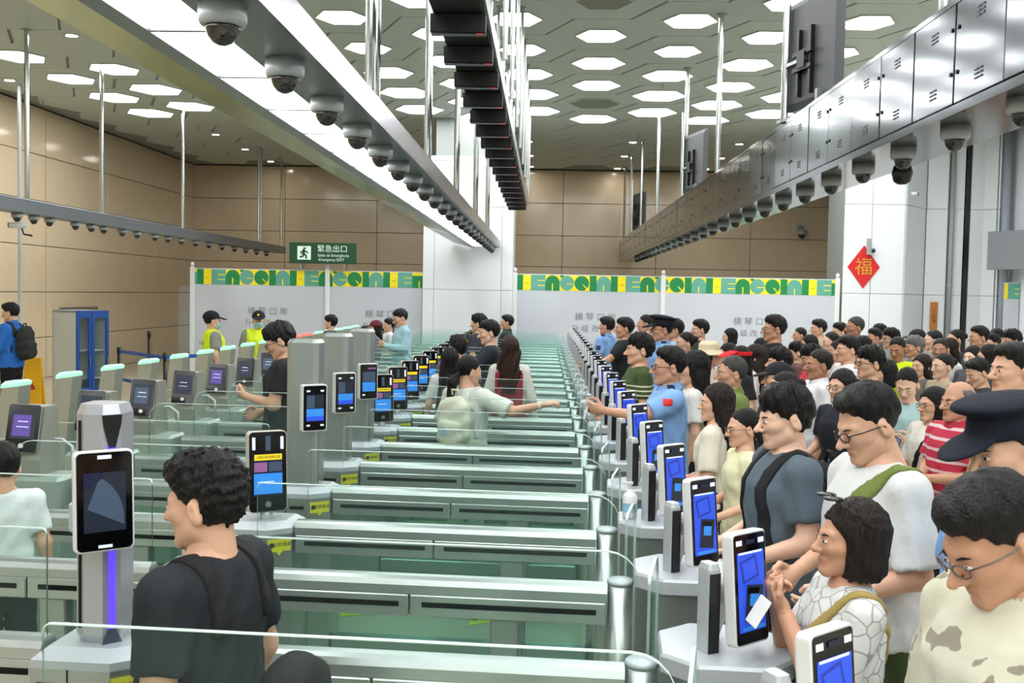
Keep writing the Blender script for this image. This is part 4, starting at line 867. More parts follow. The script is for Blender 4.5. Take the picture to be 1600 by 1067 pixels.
def capmesh(kind):
    if ('cap', kind) in HAIR: return HAIR['cap', kind]
    def f(X, Y, Z):
        if kind == 'bucket':
            d = loftd(X, Y, Z, [.125, .14, .20, .235], [.105, .098, .092, .06], [.12, .115, .11, .08], [.02] * 4, 2); br = loftd(X, Y, Z, [.085, .10, .135], [.155, .15, .10], [.165, .16, .12], [.02] * 3, 2)
            br = np.maximum(br, -loftd(X, Y, Z, [.05, .085, .10, .125], [.15, .145, .135, .09], [.16, .155, .145, .11], [.02] * 4, 2)); return smin(d, br, .012)
        if kind == 'visor':
            d = np.abs(loftd(X, Y, Z, [.12, .165], [.094, .092], [.113, .11], [.02, .02], 2)) - .006; d = np.maximum(d, np.maximum(.125 - Z, Z - .165))
            b = ell(X, Y, Z - .35 * (Y + .1), (0, -.13, .155), (.092, .10, .010)); return smin(d, np.maximum(b, Y + .06), .01)
        d = ell(X, Y, Z, (0, .020, .135), (.097, .118, .098)); d = smax(d, .122 - Z, .01)
        if kind == 'police': d = smin(smax(d, Z - .205, .02), smax(ell(X, Y, Z - .12 * (Y) * -1, (0, .01, .205), (.115, .135, .030)), -Z, .01), .02)
        b = ell(X, Y, Z + .25 * (Y + .1) * -1, (0, -.115, .128), (.078, .085, .012)); return smin(d, b, .012)
    V, Q = nets(f, (-.17, -.24, .03), (.17, .2, .27), .0062); me = npmesh('cap', V, Q); HAIR['cap', kind] = me; return me
_v, _q = nets(lambda X, Y, Z: np.maximum(np.abs(smin(ell(X, Y, Z, (0, -.04, .028), (.066, .070, .062)), ell(X, Y, Z, (0, -.10, .045), (.02, .028, .02)), .03)) - .005, np.maximum(np.maximum(Y + .035, Z - .062), -.036 - Z)), (-.09, -.15, -.06), (.09, 0, .09), .006)
MASK = npmesh('face_mask', _v, _q)
_v, _q = nets(lambda X, Y, Z: np.maximum(smin(ell(X, Y, Z, (0, -.05, .04), (.045, .13, .055)), ell(X, Y, Z, (0, .03, .07), (.042, .055, .075)), .03), -Z), (-.07, -.2, -.02), (.07, .11, .16), .011)
SHOE = npmesh('shoe', _v, _q)
POSES = {   # elbow, wrist, (x mirrored for the right arm), hand pose
    'down': ((.235, .03, 1.11), (.245, -.05, .87), 'relax'), 'phone': ((.225, -.03, 1.12), (.075, -.26, 1.16), 'hold'), 'low': ((.235, .02, 1.11), (.16, -.20, 1.02), 'relax'),
    'fold': ((.235, -.02, 1.13), (.02, -.22, 1.10), 'fist'), 'fwd': ((.20, -.20, 1.20), (.15, -.42, 1.12), 'pinch'), 'chin': ((.19, -.12, 1.10), (.05, -.20, 1.34), 'hold'), 'back': ((.24, .06, 1.12), (.23, .0, .88), 'relax')}
def rotto(d):   # rotation taking -Z to direction d
    d = Vector(d).normalized(); return np.array(Vector((0, 0, -1)).rotation_difference(d).to_matrix())
BODIES = {}
def figure(kind, arms, build, sleeve, lower, pitch, yaw, res, neck='crew', lean=0.):
    key = (kind, str(arms), build, sleeve, lower, pitch, yaw, res, neck)
    if key in BODIES: return BODIES[key]
    fem = kind == 'f'; w = build * (.90 if fem else 1.0); shx = .152 * w if fem else .172 * w
    J = {}
    for s, k in ((1, 'L'), (-1, 'R')):
        a = arms[0 if k == 'L' else 1]
        e, wr, hp = POSES[a] if isinstance(a, str) else a
        m = s if isinstance(a, str) else 1
        J[k] = (np.array((s * shx, .012, 1.372)), np.array((m * e[0] * (w if isinstance(a, str) else 1), e[1], e[2])), np.array((m * wr[0], wr[1], wr[2])), hp)
    T = np.array([0, .012 - .10 * math.sin(pitch) * .4, 1.487])
    cz, cx = math.cos(yaw), math.sin(yaw); Rz = np.array([[cz, -cx, 0], [cx, cz, 0], [0, 0, 1]]); cp, sp_ = math.cos(pitch), math.sin(pitch); Rx = np.array([[1, 0, 0], [0, cp, -sp_], [0, sp_, cp]]); R = Rz @ Rx
    zt = [.80, .90, 1.0, 1.08, 1.2, 1.3, 1.37, 1.43]
    at = np.array([.165, .172, .155, .142, .155, .165, .14, .06]) * w; bt = np.array([.11, .118, .105, .098, .112, .112, .085, .055]) * w
    if fem: at = np.array([.172, .178, .15, .13, .145, .15, .12, .05]) * w
    ct = [.01, .015, .01, 0, 0, 0, .012, .02]
    def fbody(X, Y, Z):
        d = loftd(X, Y, Z, zt, at, bt, ct)
        d = smin(d, cap(X, Y, Z, (0, .022, 1.38), tuple(T + [0, .012, .05]), .062 * w, .054 if not fem else .047), .04)
        for k in 'LR':
            s_, e, wr, _ = J[k]
            d = smin(d, cap(X, Y, Z, (0, .02, 1.385), s_ - [0, 0, .01], .04, .045), .04); d = smin(d, cap(X, Y, Z, s_, e, .052 * w, .041 * w), .03); d = smin(d, cap(X, Y, Z, e, wr, .041 * w, .027), .025)
            sx = 1 if k == 'L' else -1
            d = smin(d, cap(X, Y, Z, (sx * .088 * w, .01, .86), (sx * .095, 0, .47), .085 * w, .055), .03); d = smin(d, cap(X, Y, Z, (sx * .095, 0, .47), (sx * .1, .03, .07), .054, .036), .03)
        return d
    pts = np.array([p for k in 'LR' for p in J[k][:3]])
    lo = np.minimum(pts.min(0) - .08, [-.26 * w, -.17, .03]); hi = np.maximum(pts.max(0) + .08, [.26 * w, .19, 1.53])
    V, Q = nets(fbody, lo, hi, res * 1.25)
    parts = [(V, Q, np.zeros(len(V)))]
    hv, hq, hl = head('f' if fem else 'm'); parts.append((hv @ R.T + T, hq, hl))
    for k in 'LR':
        s_, e, wr, hp = J[k]; v, q = hand(hp); v = v.copy()
        sx = 1 if k == 'L' else -1
        v[:, 0] *= -1 if k == 'L' else 1
        if k == 'L': q = q[:, ::-1]
        v = v * (.9 if fem else 1.0)
        v = v @ rotto(wr - e).T + wr; parts.append((v, q, np.zeros(len(v))))
    o = 0; VV, QQ, LL = [], [], []
    for v, q, l in parts: VV.append(v); QQ.append(q + o); LL.append(l); o += len(v)
    body = npmesh('body', np.concatenate(VV), np.concatenate(QQ), np.concatenate(LL))
    # shirt
    hem = .84 if lower != 'skirt' else .95
    zs_ = [hem, .92, 1.0, 1.1, 1.2, 1.3, 1.365, 1.41, 1.452]; aS = np.array([.192, .192, .182, .174, .182, .184, .160, .108, .040]) * w; bS = np.array([.142, .142, .132, .126, .134, .134, .110, .086, .040]) * w
    if fem: aS = np.array([.188, .185, .165, .15, .16, .166, .138, .090, .036]) * w; bS = np.array([.138, .138, .122, .115, .135, .134, .105, .078, .036]) * w
    cS = [.005, .005, .005, 0, -.004, -.002, .008, .018, .034]
    def fshirt(X, Y, Z):
        d = loftd(X, Y, Z, zs_, aS, bS, cS, 2.25)
        for k in 'LR':
            s_, e, wr, _ = J[k]; dr = (e - s_) / np.linalg.norm(e - s_)
            d = smin(d, cap(X, Y, Z, (0, .022, 1.385), s_ + [0, 0, -.006], .058 * w, .064 * w), .03)
            if sleeve == 'none': continue
            if sleeve == 'long':
                d = smin(d, smin(cap(X, Y, Z, s_ - [0, 0, .012], e, .066 * w, .058 * w), cap(X, Y, Z, e, wr, .058 * w, .042), .03), .035)
            else:
                en = s_ + (e - s_) * (.72 if sleeve == 'short' else (.92 if sleeve == 'half' else .45)); c = cap(X, Y, Z, s_ - [0, 0, .012], e, .068 * w, (.070 if sleeve != 'half' else .082) * w)
                c = np.maximum(c, (X - en[0]) * dr[0] + (Y - en[1]) * dr[1] + (Z - en[2]) * dr[2]); d = smin(d, c, .035)
        d = d + .0045 * np.sin(Z * 42 + 5 * np.sin(X * 16) + Y * 20) * sm(-np.abs(Z - 1.02), -.28, 0) + .003 * np.sin(X * 55 + Z * 33 + 3 * np.sin(Y * 25))
        nk = (.066, .075, .075) if neck == 'crew' else (.052, .10, .10)
        if fem: nk = (.066, .070, .085)
        d = smax(d, Z - 1.452 - .25 * (Y - .02), .004)
        if sleeve == 'none': d = smax(d, -cap(np.abs(X), Y, Z, (shx + .05, .01, 1.25), (shx + .02, .01, 1.45), .05, .045), .01)
        return d
    lo2 = np.minimum(pts.min(0) - .1, [-.27 * w, -.19, hem - .04]); hi2 = np.maximum(pts.max(0) + .1, [.27 * w, .20, 1.50]); lo2[2] = max(lo2[2], min(hem - .04, pts[:, 2].min() - .1))
    if sleeve != 'long': lo2[2] = hem - .04; lo2[:2] = np.maximum(lo2[:2], np.minimum(pts.reshape(2, 3, 3)[:, :2].min((0, 1))[:2] - .1, [-.27 * w, -.19])); hi2[:2] = np.minimum(hi2[:2], np.maximum(pts.reshape(2, 3, 3)[:, :2].max((0, 1))[:2] + .1, [.27 * w, .20]))
    shirt = npmesh('shirt', *nets(fshirt, lo2, hi2, res))
    # trousers / skirt / shorts
    def ftr(X, Y, Z):
        d = loftd(X, Y, Z, [.74, .84, .92, 1.0, 1.03], np.array([.15, .178, .18, .165, .158]) * w, np.array([.10, .128, .128, .118, .112]) * w, [.012] * 5, 2.2)
        if lower == 'skirt':
            d = smin(d, loftd(X, Y, Z, [.45, .6, .8, .9], np.array([.23, .215, .19, .175]) * w, np.array([.19, .175, .145, .128]) * w, [.012] * 4, 2), .03) + .006 * np.sin(np.arctan2(X, Y) * 14) * sm(-Z, -.9, -.5); return d
        for sx in (-1, 1):
            l1 = cap(X, Y, Z, (sx * .09 * w, .012, .86), (sx * .098, 0, .47), .096 * w, .076); l2 = cap(X, Y, Z, (sx * .098, 0, .47), (sx * .1, .025, .08), .076, .066)
            if lower == 'shorts': l1 = np.maximum(l1, .52 - Z); d = smin(d, l1, .03)
            else: d = smin(smin(d, l1, .03), np.maximum(l2, .045 - Z), .03)
        return d + .003 * np.sin(Z * 38 + X * 30 + 2 * np.sin(Y * 30))
    tro = npmesh('trousers', *nets(ftr, (-.27, -.22, .02 if lower == 'long' else .42), (.27, .23, 1.06), res * 1.35))
    BODIES[key] = (body, shirt, tro, R, T, fshirt, lo2, hi2, J); return BODIES[key]
def omat(o, m):
    o.material_slots[0].link = 'OBJECT'; o.material_slots[0].material = m; return o
COLLAR = {}
def collarmesh(fem, w):
    k = (fem, w)
    if k not in COLLAR:
        r = .064 * w if not fem else .056 * w
        def f(X, Y, Z):
            zc = 1.445 - .25 * (Y * -1 + .0) * .9; d = loftd(X, Y - .016, Z - (zc - 1.445), [1.405, 1.43, 1.462], [r + .030, r + .014, r + .004], [r + .030, r + .016, r + .006], [0, 0, 0], 2)
            d = np.maximum(d, -loftd(X, Y - .016, Z - (zc - 1.445), [1.38, 1.50], [r - .002] * 2, [r] * 2, [0, 0], 2)); return np.maximum(d, -(Y + .06 + np.abs(X) * 1.4 + (1.445 - Z) * .0))
        COLLAR[k] = npmesh('collar', *nets(f, (-.14, -.14, 1.34), (.14, .15, 1.53), .0075))
    return COLLAR[k]
def person(label, hx, top, Y, face, kind='m', hs='short', hc='black', skin=1, shirt='222222', pat=None, sleeve='short', lower='long', pants='20222a', pose='down', arms=None, build=1.0, pitch=0, yaw=0,
           glasses=None, hat=None, hatcol='15171c', collar=False, strap=None, pack=None, mask=False, extra=None, res=None, neck='crew', dz=0., group='people waiting in the crowd'):
    p = onY(hx, top, Y); res = res or (.012 if Y < 4.6 else (.015 if Y < 8 else .019)); pi_ = math.radians(pitch); ya = math.radians(yaw)
    if arms is None: arms = (pose, pose) if isinstance(pose, str) else pose
    body, sh, tr, R, T, fsh, lo, hi, J = figure(kind, arms, build, sleeve, lower, pi_, ya, res, neck)
    crown = {'police': .245, 'cap': .240, 'bucket': .245, 'visor': .222}.get(hat, {'messy': .236, 'curly': .236, 'crop': .219, 'balding': .217, 'fade': .228}.get(hs, .226))
    ct = R @ np.array([0, .02, crown]) + T
    s = (p[2] + dz) / ct[2]; phi = math.radians(face) + math.pi / 2
    ox, oy = (math.cos(phi) * ct[0] - math.sin(phi) * ct[1]) * s, (math.sin(phi) * ct[0] + math.cos(phi) * ct[1]) * s
    t = thing('person', label, 'person', (p[0] - ox, p[1] - oy, 0), phi, group); t.scale = (s, s, s)
    if hs == 'crop' and hc == 'black': hc = 'soft'
    b = omat(ob('body', body, t), skinmat(skin))
    HM = Matrix([[*R[i], T[i]] for i in range(3)] + [[0, 0, 0, 1]])
    def hp(name, me, m=None, par=t):
        o = ob(name, me, par); o.matrix_local = HM
        if m is not None: omat(o, m)
        return o
    if hs != 'none' and not (hat in ('police', 'cap', 'bucket') and hs in ('short', 'neat', 'messy', 'fade', 'crop', 'curly')): hp('hair', hair(hs), hairmat(hc))
    elif hs != 'none':
        hp('hair', hair('crop'), hairmat(hc))
    for sx in (-1, 1):
        o = ob('eye', EYE, b); o.matrix_local = HM @ Matrix.Translation((sx * .032, -.0885, .0815)) @ Matrix.Rotation(sx * .25, 4, 'Z')
    hp('eyebrows', BROW, None, b)
    omat(ob('shirt', sh, t), cloth(shirt, pat)); omat(ob('skirt' if lower == 'skirt' else 'trousers', tr, t), cloth(pants))
    for sx in (-1, 1): omat(ob('shoe', SHOE, t, (sx * .1, .0, 0)), cloth('2a2a2c' if skin % 2 else 'd8d8d4'))
    if glasses: hp('glasses', GLASSES[glasses])
    if hat: hp({'visor': 'visor_cap', 'bucket': 'bucket_hat'}.get(hat, 'peaked_cap'), capmesh(hat), cloth(hatcol))
    if mask: hp('face_mask', MASK, cloth('9fc4cf'))
    if collar: omat(ob('collar', collarmesh(kind == 'f', build), t), cloth(shirt))
    def band(name, test, m, inner=-.012, outer=.009, par=t):
        V, Q = nets(lambda X, Yy, Z: np.maximum(np.maximum(fsh(X, Yy, Z) - outer, -(fsh(X, Yy, Z) - inner)), test(X, Yy, Z)), lo - .02, hi + .03, .010 if Y < 8 else .014)
        if len(V): omat(ob(name, npmesh(name, V, Q), par), m)
    root = {'o': t, 'p': p, 's': s, 'J': J, 'phi': phi, 'HM': HM}
    if strap:
        side, col, hw = strap      # crossbody strap from the shoulder on `side` to the other hip
        nx, nz = math.cos(.62), math.sin(.62) * side
        band('bag_strap', lambda X, Yy, Z: np.maximum(np.abs(X * nx * 1.0 + (Z - 1.14) * -nz * .72) - hw, 1.0 - Z), cloth(col))
    if pack:
        col, sc, lab = pack[:3]; pz = pack[4] if len(pack) > 4 else 0.; pxx = pack[5] if len(pack) > 5 else 0.
        k = thing('backpack', lab, 'backpack', tuple(t.location), phi, 'backpacks'); k.scale = (s, s, s)
        def fb(X, Yy, Z):
            X = X - pxx; Z = Z - pz
            q = ((np.abs(X) / (.15 * sc)) ** 3.2 + (np.abs(Z - 1.17) / (.215 * sc)) ** 3.2 + (np.abs(Yy - .205) / (.075)) ** 3.2) ** (1 / 3.2) - 1
            d = q * .08; d2 = (((np.abs(X) / (.115 * sc)) ** 3 + (np.abs(Z - 1.08) / (.11 * sc)) ** 3 + (np.abs(Yy - .285) / .035) ** 3) ** (1 / 3) - 1) * .04
            return smin(d, d2, .012) + .003 * np.sin(Z * 50 + X * 30)
        omat(ob('bag_body', npmesh('bag_body', *nets(fb, (-.2 + pxx, .09, .9 + pz), (.2 + pxx, .36, 1.43 + pz), .012)), k), cloth(col))
        if not pz: omat(ob('top_loop', (lambda m: (m.materials.append(None), m)[1])(MB().tube([(-.03 + pxx, .19, 1.37 + .02 * sc + pz), (-.03 + pxx, .2, 1.43 + pz), (.03 + pxx, .2, 1.43 + pz), (.03 + pxx, .19, 1.37 + .02 * sc + pz)], .009).mesh('top_loop', None, True)), k), cloth(col))
        ct_ = (lambda X, Yy, Z: np.maximum(np.abs(np.abs(X) - .098 * (1.0 if kind == 'm' else .9) * build - .10 * np.clip(1.30 - Z, 0, .3)) - .028, np.maximum(1.03 + .0 * X - Z, np.where(Yy > .10, 1.25 - Z, -1))))
        V, Q = nets(lambda X, Yy, Z: np.maximum(np.maximum(fsh(X, Yy, Z) - .012, -(fsh(X, Yy, Z) + .012)), ct_(X, Yy, Z)), (-.28, -.2, .98), (.28, .22, 1.48), .011 if Y < 5 else .014)
        omat(ob('shoulder_straps', npmesh('shoulder_straps', V, Q), k), cloth(pack[3] if len(pack) > 3 else col)); root['pack'] = k
    return root
# ------------------------------------------------------------------ the people in the picture
P = person
# people inside and beyond the gates
near = P('man in black T-shirt with curly black hair passing the nearest gate', 322, 697, 2.58, 165, hs='curly', skin=1, shirt='23282c', pants='22242a', build=1.06, pitch=6, yaw=0, pack=('202022', .85, 'black backpack on the man in black at the nearest gate', '202022', -.22, -.13), group=None)
P('small boy in white T-shirt at the edge, dark cropped hair', 6, 690, 4.5, 120, hs='short', skin=1, shirt='d9e4e2', build=.9, group=None)
blue = P('man in blue shirt walking past the beige wall with a phone', 16, 472, 14.2, 178, hs='short', skin=1, shirt='2f6fc4', sleeve='long', pants='17181b', pose=('phone', 'down'), pitch=8, collar=True, pack=('2c2f2e', 1.05, 'dark backpack on the man in the blue shirt'), group=None)
g1 = P('guard in cap, mask and yellow vest, turned away beside the blue belt', 330, 484, 14.3, 32, hs='crop', skin=1, shirt='8d9088', pants='1d1f24', hat='cap', hatcol='1a1c22', mask=True, group='guards in yellow vests')
g2 = P('guard in cap and mask with yellow vest, facing the gates, partly behind man in black', 404, 484, 14.9, 285, hs='crop', skin=1, shirt='8d9088', pants='1d1f24', hat='cap', hatcol='1a1c22', mask=True, group='guards in yellow vests')
m6 = P('man in black T-shirt and glasses bending over an entry tablet', 428, 502, 7.9, 184, hs='messy', skin=1, shirt='26282b', pants='2a2c33', pose=('phone', 'low'), pitch=24, build=1.12, glasses='dark', group=None)
P('young man with black hair beyond the steel posts, face turned sideways', 518, 491, 17.45, 170, hs='messy', skin=0, shirt='4a5a58', group='people beyond the gates')
P('woman in maroon cap and grey jacket beyond the gates', 588, 499, 16.58, 200, 'f', hs='shoulder', hc='black', skin=1, hat='cap', hatcol='6a2f3a', shirt='6d7378', sleeve='long', group='people beyond the gates')
P('woman with black hair and pale top beside the maroon cap', 570, 508, 15.72, 150, 'f', hs='lowtail', skin=1, shirt='c8d6d2', group='people beyond the gates')
P('dark haired man half hidden behind the man in pale blue shirt', 609, 497, 18.3, 200, hs='short', skin=1, shirt='d6dcdc', group='people beyond the gates')
P('tall man in pale blue shirt looking down beyond the gates', 623, 482, 15.7, 205, hs='short', skin=1, shirt='a9cfdb', sleeve='long', pose='phone', pitch=18, collar=True, group='people beyond the gates')
P('man with black hair in front of the white column, face hidden', 750, 489, 14.7, 160, hs='messy', skin=1, shirt='3a3f48', group='people inside the gates')
P('young man in dark shirt looking left among the glass gates', 765, 499, 11.27, 188, hs='short', skin=0, shirt='2b313a', pose=('fwd', 'low'), pitch=6, group='people inside the gates')
P('man in dark green jacket looking up beside the white column', 794, 491, 17.3, 176, hs='neat', skin=1, shirt='37443c', sleeve='long', collar=True, group='people inside the gates')
red = P('woman with long brown hair and red pinafore over white sleeves, from behind', 797, 523, 9.54, 88, 'f', hs='longwave', hc='brown', skin=0, shirt='d8d6cf', sleeve='long', lower='skirt', pants='a03242', group='people inside the gates')
P('woman with straight long black hair and white top, from behind', 703, 542, 9.54, 98, 'f', hs='long', skin=0, shirt='cfd4d2', pants='3a3a3c', group='people inside the gates', pack=('3a3c3e', .7, 'small dark backpack on the woman with long black hair'))
P('man with curly black hair behind the long haired woman', 717, 522, 10.4, 120, hs='messy', skin=1, shirt='5a5e60', group='people inside the gates')
pony = P('girl in white T-shirt with ponytail reaching her arm across the gate', 735, 553, 7.82, 62, 'f', hs='lowtail', skin=1, shirt='d4ddd3', sleeve='half', pants='cfd2c0', arms=('down', ((-.40, -.03, 1.26), (-.66, -.12, 1.33), 'pinch')), pitch=10, yaw=-25, build=1.14, pack=('dfe0cc', .95, 'cream backpack with toy charms on the girl reaching out', 'c9cec6'), group=None)
# officers and passengers at the kiosks
LB_ = '7fa8da'
pol = P('officer in light blue shirt and glasses stretching an arm over the kiosks', 1050, 540, 6.89, 184, hs='fade', skin=2, shirt=LB_, pants='1c2130', arms=(((.215, -.20, 1.26), (.15, -.43, 1.29), 'pinch'), 'down'), glasses='dark', collar=True, build=1.06, group='officers in light blue')
pol1 = P('officer in light blue shirt standing beyond the kiosks, seen from behind', 950, 494, 14.8, 150, hs='short', skin=2, shirt=LB_, pants='1c2130', collar=True, group='officers in light blue')
P('man in black T-shirt beside the far officer, looking left', 978, 495, 12.9, 184, hs='short', skin=2, shirt='202226', pose=('fwd', 'low'), group='people at the far kiosks')
P('man with receding hair and white collar behind the far kiosks', 1010, 491, 15, 180, hs='crop', skin=2, shirt='d9dbd8', collar=True, group='people at the far kiosks')
offc = P('officer in dark peaked cap and glasses behind the striped shirt man', 1037, 490, 11.2, 188, hs='crop', skin=2, shirt=LB_, pants='1c2130', hat='police', hatcol='171b24', glasses='dark', collar=True, group='officers in light blue')
P('bareheaded man right behind the officer in peaked cap', 1056, 497, 13, 184, hs='short', skin=2, shirt='9db7d6', group='people at the far kiosks')
P('young man in green T-shirt with white stripes at the kiosks', 1003, 518, 8.6, 186, hs='messy', skin=1, shirt='40502f', pat='s1:cfd0b8', pose=('low', 'low'), build=1.0, group='people at the far kiosks')
P('woman with long black hair close behind the arm-stretching officer', 1088, 546, 7.4, 176, 'f', hs='long', skin=1, shirt='dcdcd8', group='people waiting in the crowd')
P('woman with long brown hair, open-back cream blouse and patterned top', 1124, 597, 6.2, 158, 'f', hs='long', hc='darkbrown', skin=1, shirt='dcd8c8', sleeve='half', pants='26262a', pose='low', yaw=20)
P('girl in pale yellow T-shirt with ponytail and glasses before the grey shirt man', 1163, 635, 5.7, 190, 'f', hs='lowtail', skin=1, shirt='dfdfb8', pants='8fb0c8', pose='low', glasses='metal', pitch=5, build=.95)
grey = P('young man in slate grey T-shirt with black backpack straps', 1226, 595, 4.2, 187, hs='messy', skin=0, shirt='56646f', pants='1b1c20', pose=('low', 'low'), build=1.06, pitch=8, pack=('1f2124', 1.0, 'black backpack on the man in slate grey T-shirt'))
wt = P('man in white T-shirt with glasses, undercut hair and olive strap', 1342, 598, 3.6, 192, hs='fade', skin=1, shirt='d2d6d6', sleeve='half', pants='3a4a2c', pose='low', pitch=22, glasses='dark', build=1.05, strap=(1, '6b7a3e', .03))
off = P('officer in navy cap and light blue shirt, close to the picture edge', 1564, 606, 2.95, 194, hs='crop', skin=1, shirt=LB_, pants='1c2130', hat='police', hatcol='151a26', pitch=16, collar=True, build=1.08, group='officers in light blue')
sung = P('older woman in white patterned T-shirt with sunglasses pushed up on brown hair', 1342, 776, 2.9, 182, 'f', hs='bob', hc='darkbrown', skin=2, shirt='cfd2d0', pat='v:9a9c9e', sleeve='half', pants='55585c', pose='chin', pitch=-2, build=1.1, strap=(1, '9a8850', .02))
frt = P('man in cream patterned shirt and glasses bowing his head at the corner', 1518, 743, 2.1, 193, hs='short', hc='black', skin=2, shirt='c9c9b4', pat='n:8f8a7c', sleeve='half', pants='44464a', pose='low', pitch=30, glasses='metal', build=1.08, collar=True)
P('balding man in olive green shirt with dark bag strap', 1147, 555, 7.3, 186, hs='crop', hc='salt', skin=2, shirt='6f8048', collar=True, build=1.12, strap=(-1, '33352f', .03))
P('tall man in black T-shirt standing before the hoarding', 1213, 491, 11, 182, hs='short', skin=2, shirt='1b1c1f', glasses='metal')
P('man in white polo shirt with tanned face and short hair', 1283, 545, 8.3, 186, hs='crop', hc='soft', skin=3, shirt='dfe1e4', collar=True)
P('young man in white shirt behind the tanned man', 1328, 523, 9.8, 186, hs='short', skin=1, shirt='e2e4e6')
P('man with messy black hair and glasses in black jacket', 1363, 538, 8.15, 190, hs='messy', skin=1, shirt='23262c', sleeve='long', glasses='dark')
P('woman with black hair, glasses and black T-shirt behind the white T-shirt man', 1318, 575, 7.15, 214, 'f', hs='shoulder', skin=1, shirt='24272e', pose='low', glasses='metal')
ph = P('woman in pale aqua sleeveless top looking down at her phone', 1416, 574, 7.4, 238, 'f', hs='bun', skin=0, shirt='a3c3c4', sleeve='none', pants='7d8a90', pose='phone', pitch=24)
P('short haired woman with glasses in cream blouse and black bag strap', 1461, 603, 6.75, 200, 'f', hs='bob', skin=1, shirt='d5d3c8', sleeve='half', glasses='metal', strap=(1, '1b1b1e', .02), pose='low', build=1.08)
P('old man with thin grey hair in red shirt with white stripes, arms folded', 1502, 595, 6.05, 196, hs='balding', hc='grey', skin=2, shirt='b8354a', pat='s2:d8c0c4', pose='fold', collar=True)
P('tall black haired man at the picture edge above the navy cap', 1588, 533, 5.5, 194, hs='neat', skin=1, shirt='dfe0e0', collar=True)
P('man with undercut black hair looking down behind the old man in red', 1523, 559, 8.8, 196, hs='fade', skin=1, shirt='3b3d40', pitch=20)
P('woman with tied black hair and beige top looking left', 1476, 550, 9.4, 196, 'f', hs='bun', skin=0, shirt='b9ab90')
P('woman with long brown wavy hair beside the beige top woman', 1442, 552, 10.3, 206, 'f', hs='longwave', hc='darkbrown', skin=1, shirt='6d6a64')
P('man in neon yellow T-shirt and dark jacket looking down', 1402, 526, 11, 232, hs='crop', skin=3, shirt='c8e020', pitch=14)
P('older man with thick grey hair looking left', 1431, 523, 12, 190, hs='messy', hc='grey', skin=2, shirt='7c7f80')
P('bob haired girl standing alone before the hoarding lettering', 1142, 512, 15, 178, 'f', hs='bob', skin=0, shirt='4a4a50')
P('man in dark green shirt right of the officers', 1096, 498, 13.6, 184, hs='short', skin=1, shirt='2d3832')
P('woman with dark tied hair in front of the dark green shirt man', 1073, 517, 11.6, 190, 'f', hs='bun', skin=1, shirt='9fb4c8')
P('woman in cream bucket hat with long dark hair, hand at her face', 1108, 531, 10.4, 345, 'f', hs='long', skin=2, shirt='d8c8c0', hat='bucket', hatcol='dccfae', pose=('low', 'chin'))
P('black haired person between bucket hat and red visor', 1139, 535, 11.2, 190, 'f', hs='bob', skin=1, shirt='38393c')
P('woman wearing a bright red sun visor, black hair', 1158, 540, 9.6, 205, 'f', hs='shoulder', skin=1, shirt='26272a', hat='visor', hatcol='d8252c')
P('woman with long dark hair and white top behind the red visor', 1181, 537, 10.2, 160, 'f', hs='longwave', hc='darkbrown', skin=1, shirt='dddcd8')
P('person with black hair left of the tall man in black', 1191, 527, 12, 160, 'f', hs='bob', skin=1, shirt='2c2d30')
P('man with short dark hair looking left, right of the hoarding lettering', 1251, 511, 16, 184, hs='crop', skin=2, shirt='55514c')
P('man in beige jacket looking left near the white pier', 1281, 498, 15, 184, hs='short', skin=1, shirt='b0a78e', sleeve='long')
P('man with white collar in front of the red paper diamond', 1314, 503, 14.4, 190, hs='short', skin=1, shirt='d2d4d6')
P('man with cropped greying hair below the red paper diamond', 1338, 494, 13.2, 190, hs='crop', hc='salt', skin=3, shirt='6f6a55')
P('person with black hair behind the tanned face', 1266, 522, 13, 175, 'f', hs='shoulder', skin=1, shirt='3c3d41')
P('person with dark hair low in the crowd left of the tanned man', 1246, 533, 12.2, 180, hs='messy', skin=1, shirt='6d4f4f')
P('woman with tied hair and pale pink top', 1300, 517, 12.6, 188, 'f', hs='bun', skin=0, shirt='dcb9b8')
P('woman with reddish brown hair beside the pale pink top', 1312, 530, 11.4, 180, 'f', hs='shoulder', hc='brown', skin=1, shirt='c9b0ac')
P('black haired man in the middle of the crowd with white shirt', 1221, 541, 9.2, 178, hs='messy', skin=1, shirt='dcdad4')
P('man with black hair bowed, red collar showing', 1266, 536, 10.0, 186, hs='messy', skin=2, shirt='c43a40', pitch=12)
P('person in black cap behind the slate grey shirt man', 1218, 563, 7.9, 180, hs='short', skin=1, shirt='33353a', hat='cap', hatcol='25262b')
P('woman with dark hair in a bun, just above the slate grey shirt man', 1228, 578, 6.6, 184, 'f', hs='bun', skin=1, shirt='4a3f3a')
P('man with dark hair left of the neon yellow shirt, far back', 1368, 512, 15, 190, hs='short', hc='soft', skin=2, shirt='a89f90')
P('person whose black hair shows above the far back row', 1376, 505, 16, 190, hs='messy', skin=1, shirt='4d4f52')
P('man with black hair and glasses above the neon yellow shirt', 1394, 511, 13.4, 190, hs='messy', skin=1, shirt='8f9496', glasses='dark')
P('person in dark cap behind the grey haired man', 1434, 513, 14, 188, hs='short', skin=1, shirt='54575a', hat='cap', hatcol='1f2126')
P('man with crew cut near the orange sign', 1460, 515, 12.8, 176, hs='crop', skin=0, shirt='8a8c90')
P('tanned man facing forward in white shirt', 1470, 528, 11.4, 236, hs='crop', skin=3, shirt='d8dadb')
P('woman with black top bun before the white pier', 1495, 513, 13, 184, 'f', hs='bun', skin=1, shirt='3f4044')
P('man with thick black hair looking left before the dark pier gap', 1532, 508, 12.4, 186, hs='neat', skin=2, shirt='57595c')
P('person with black hair far back near the pier edge', 1559, 513, 15, 200, hs='messy', skin=1, shirt='77797c')
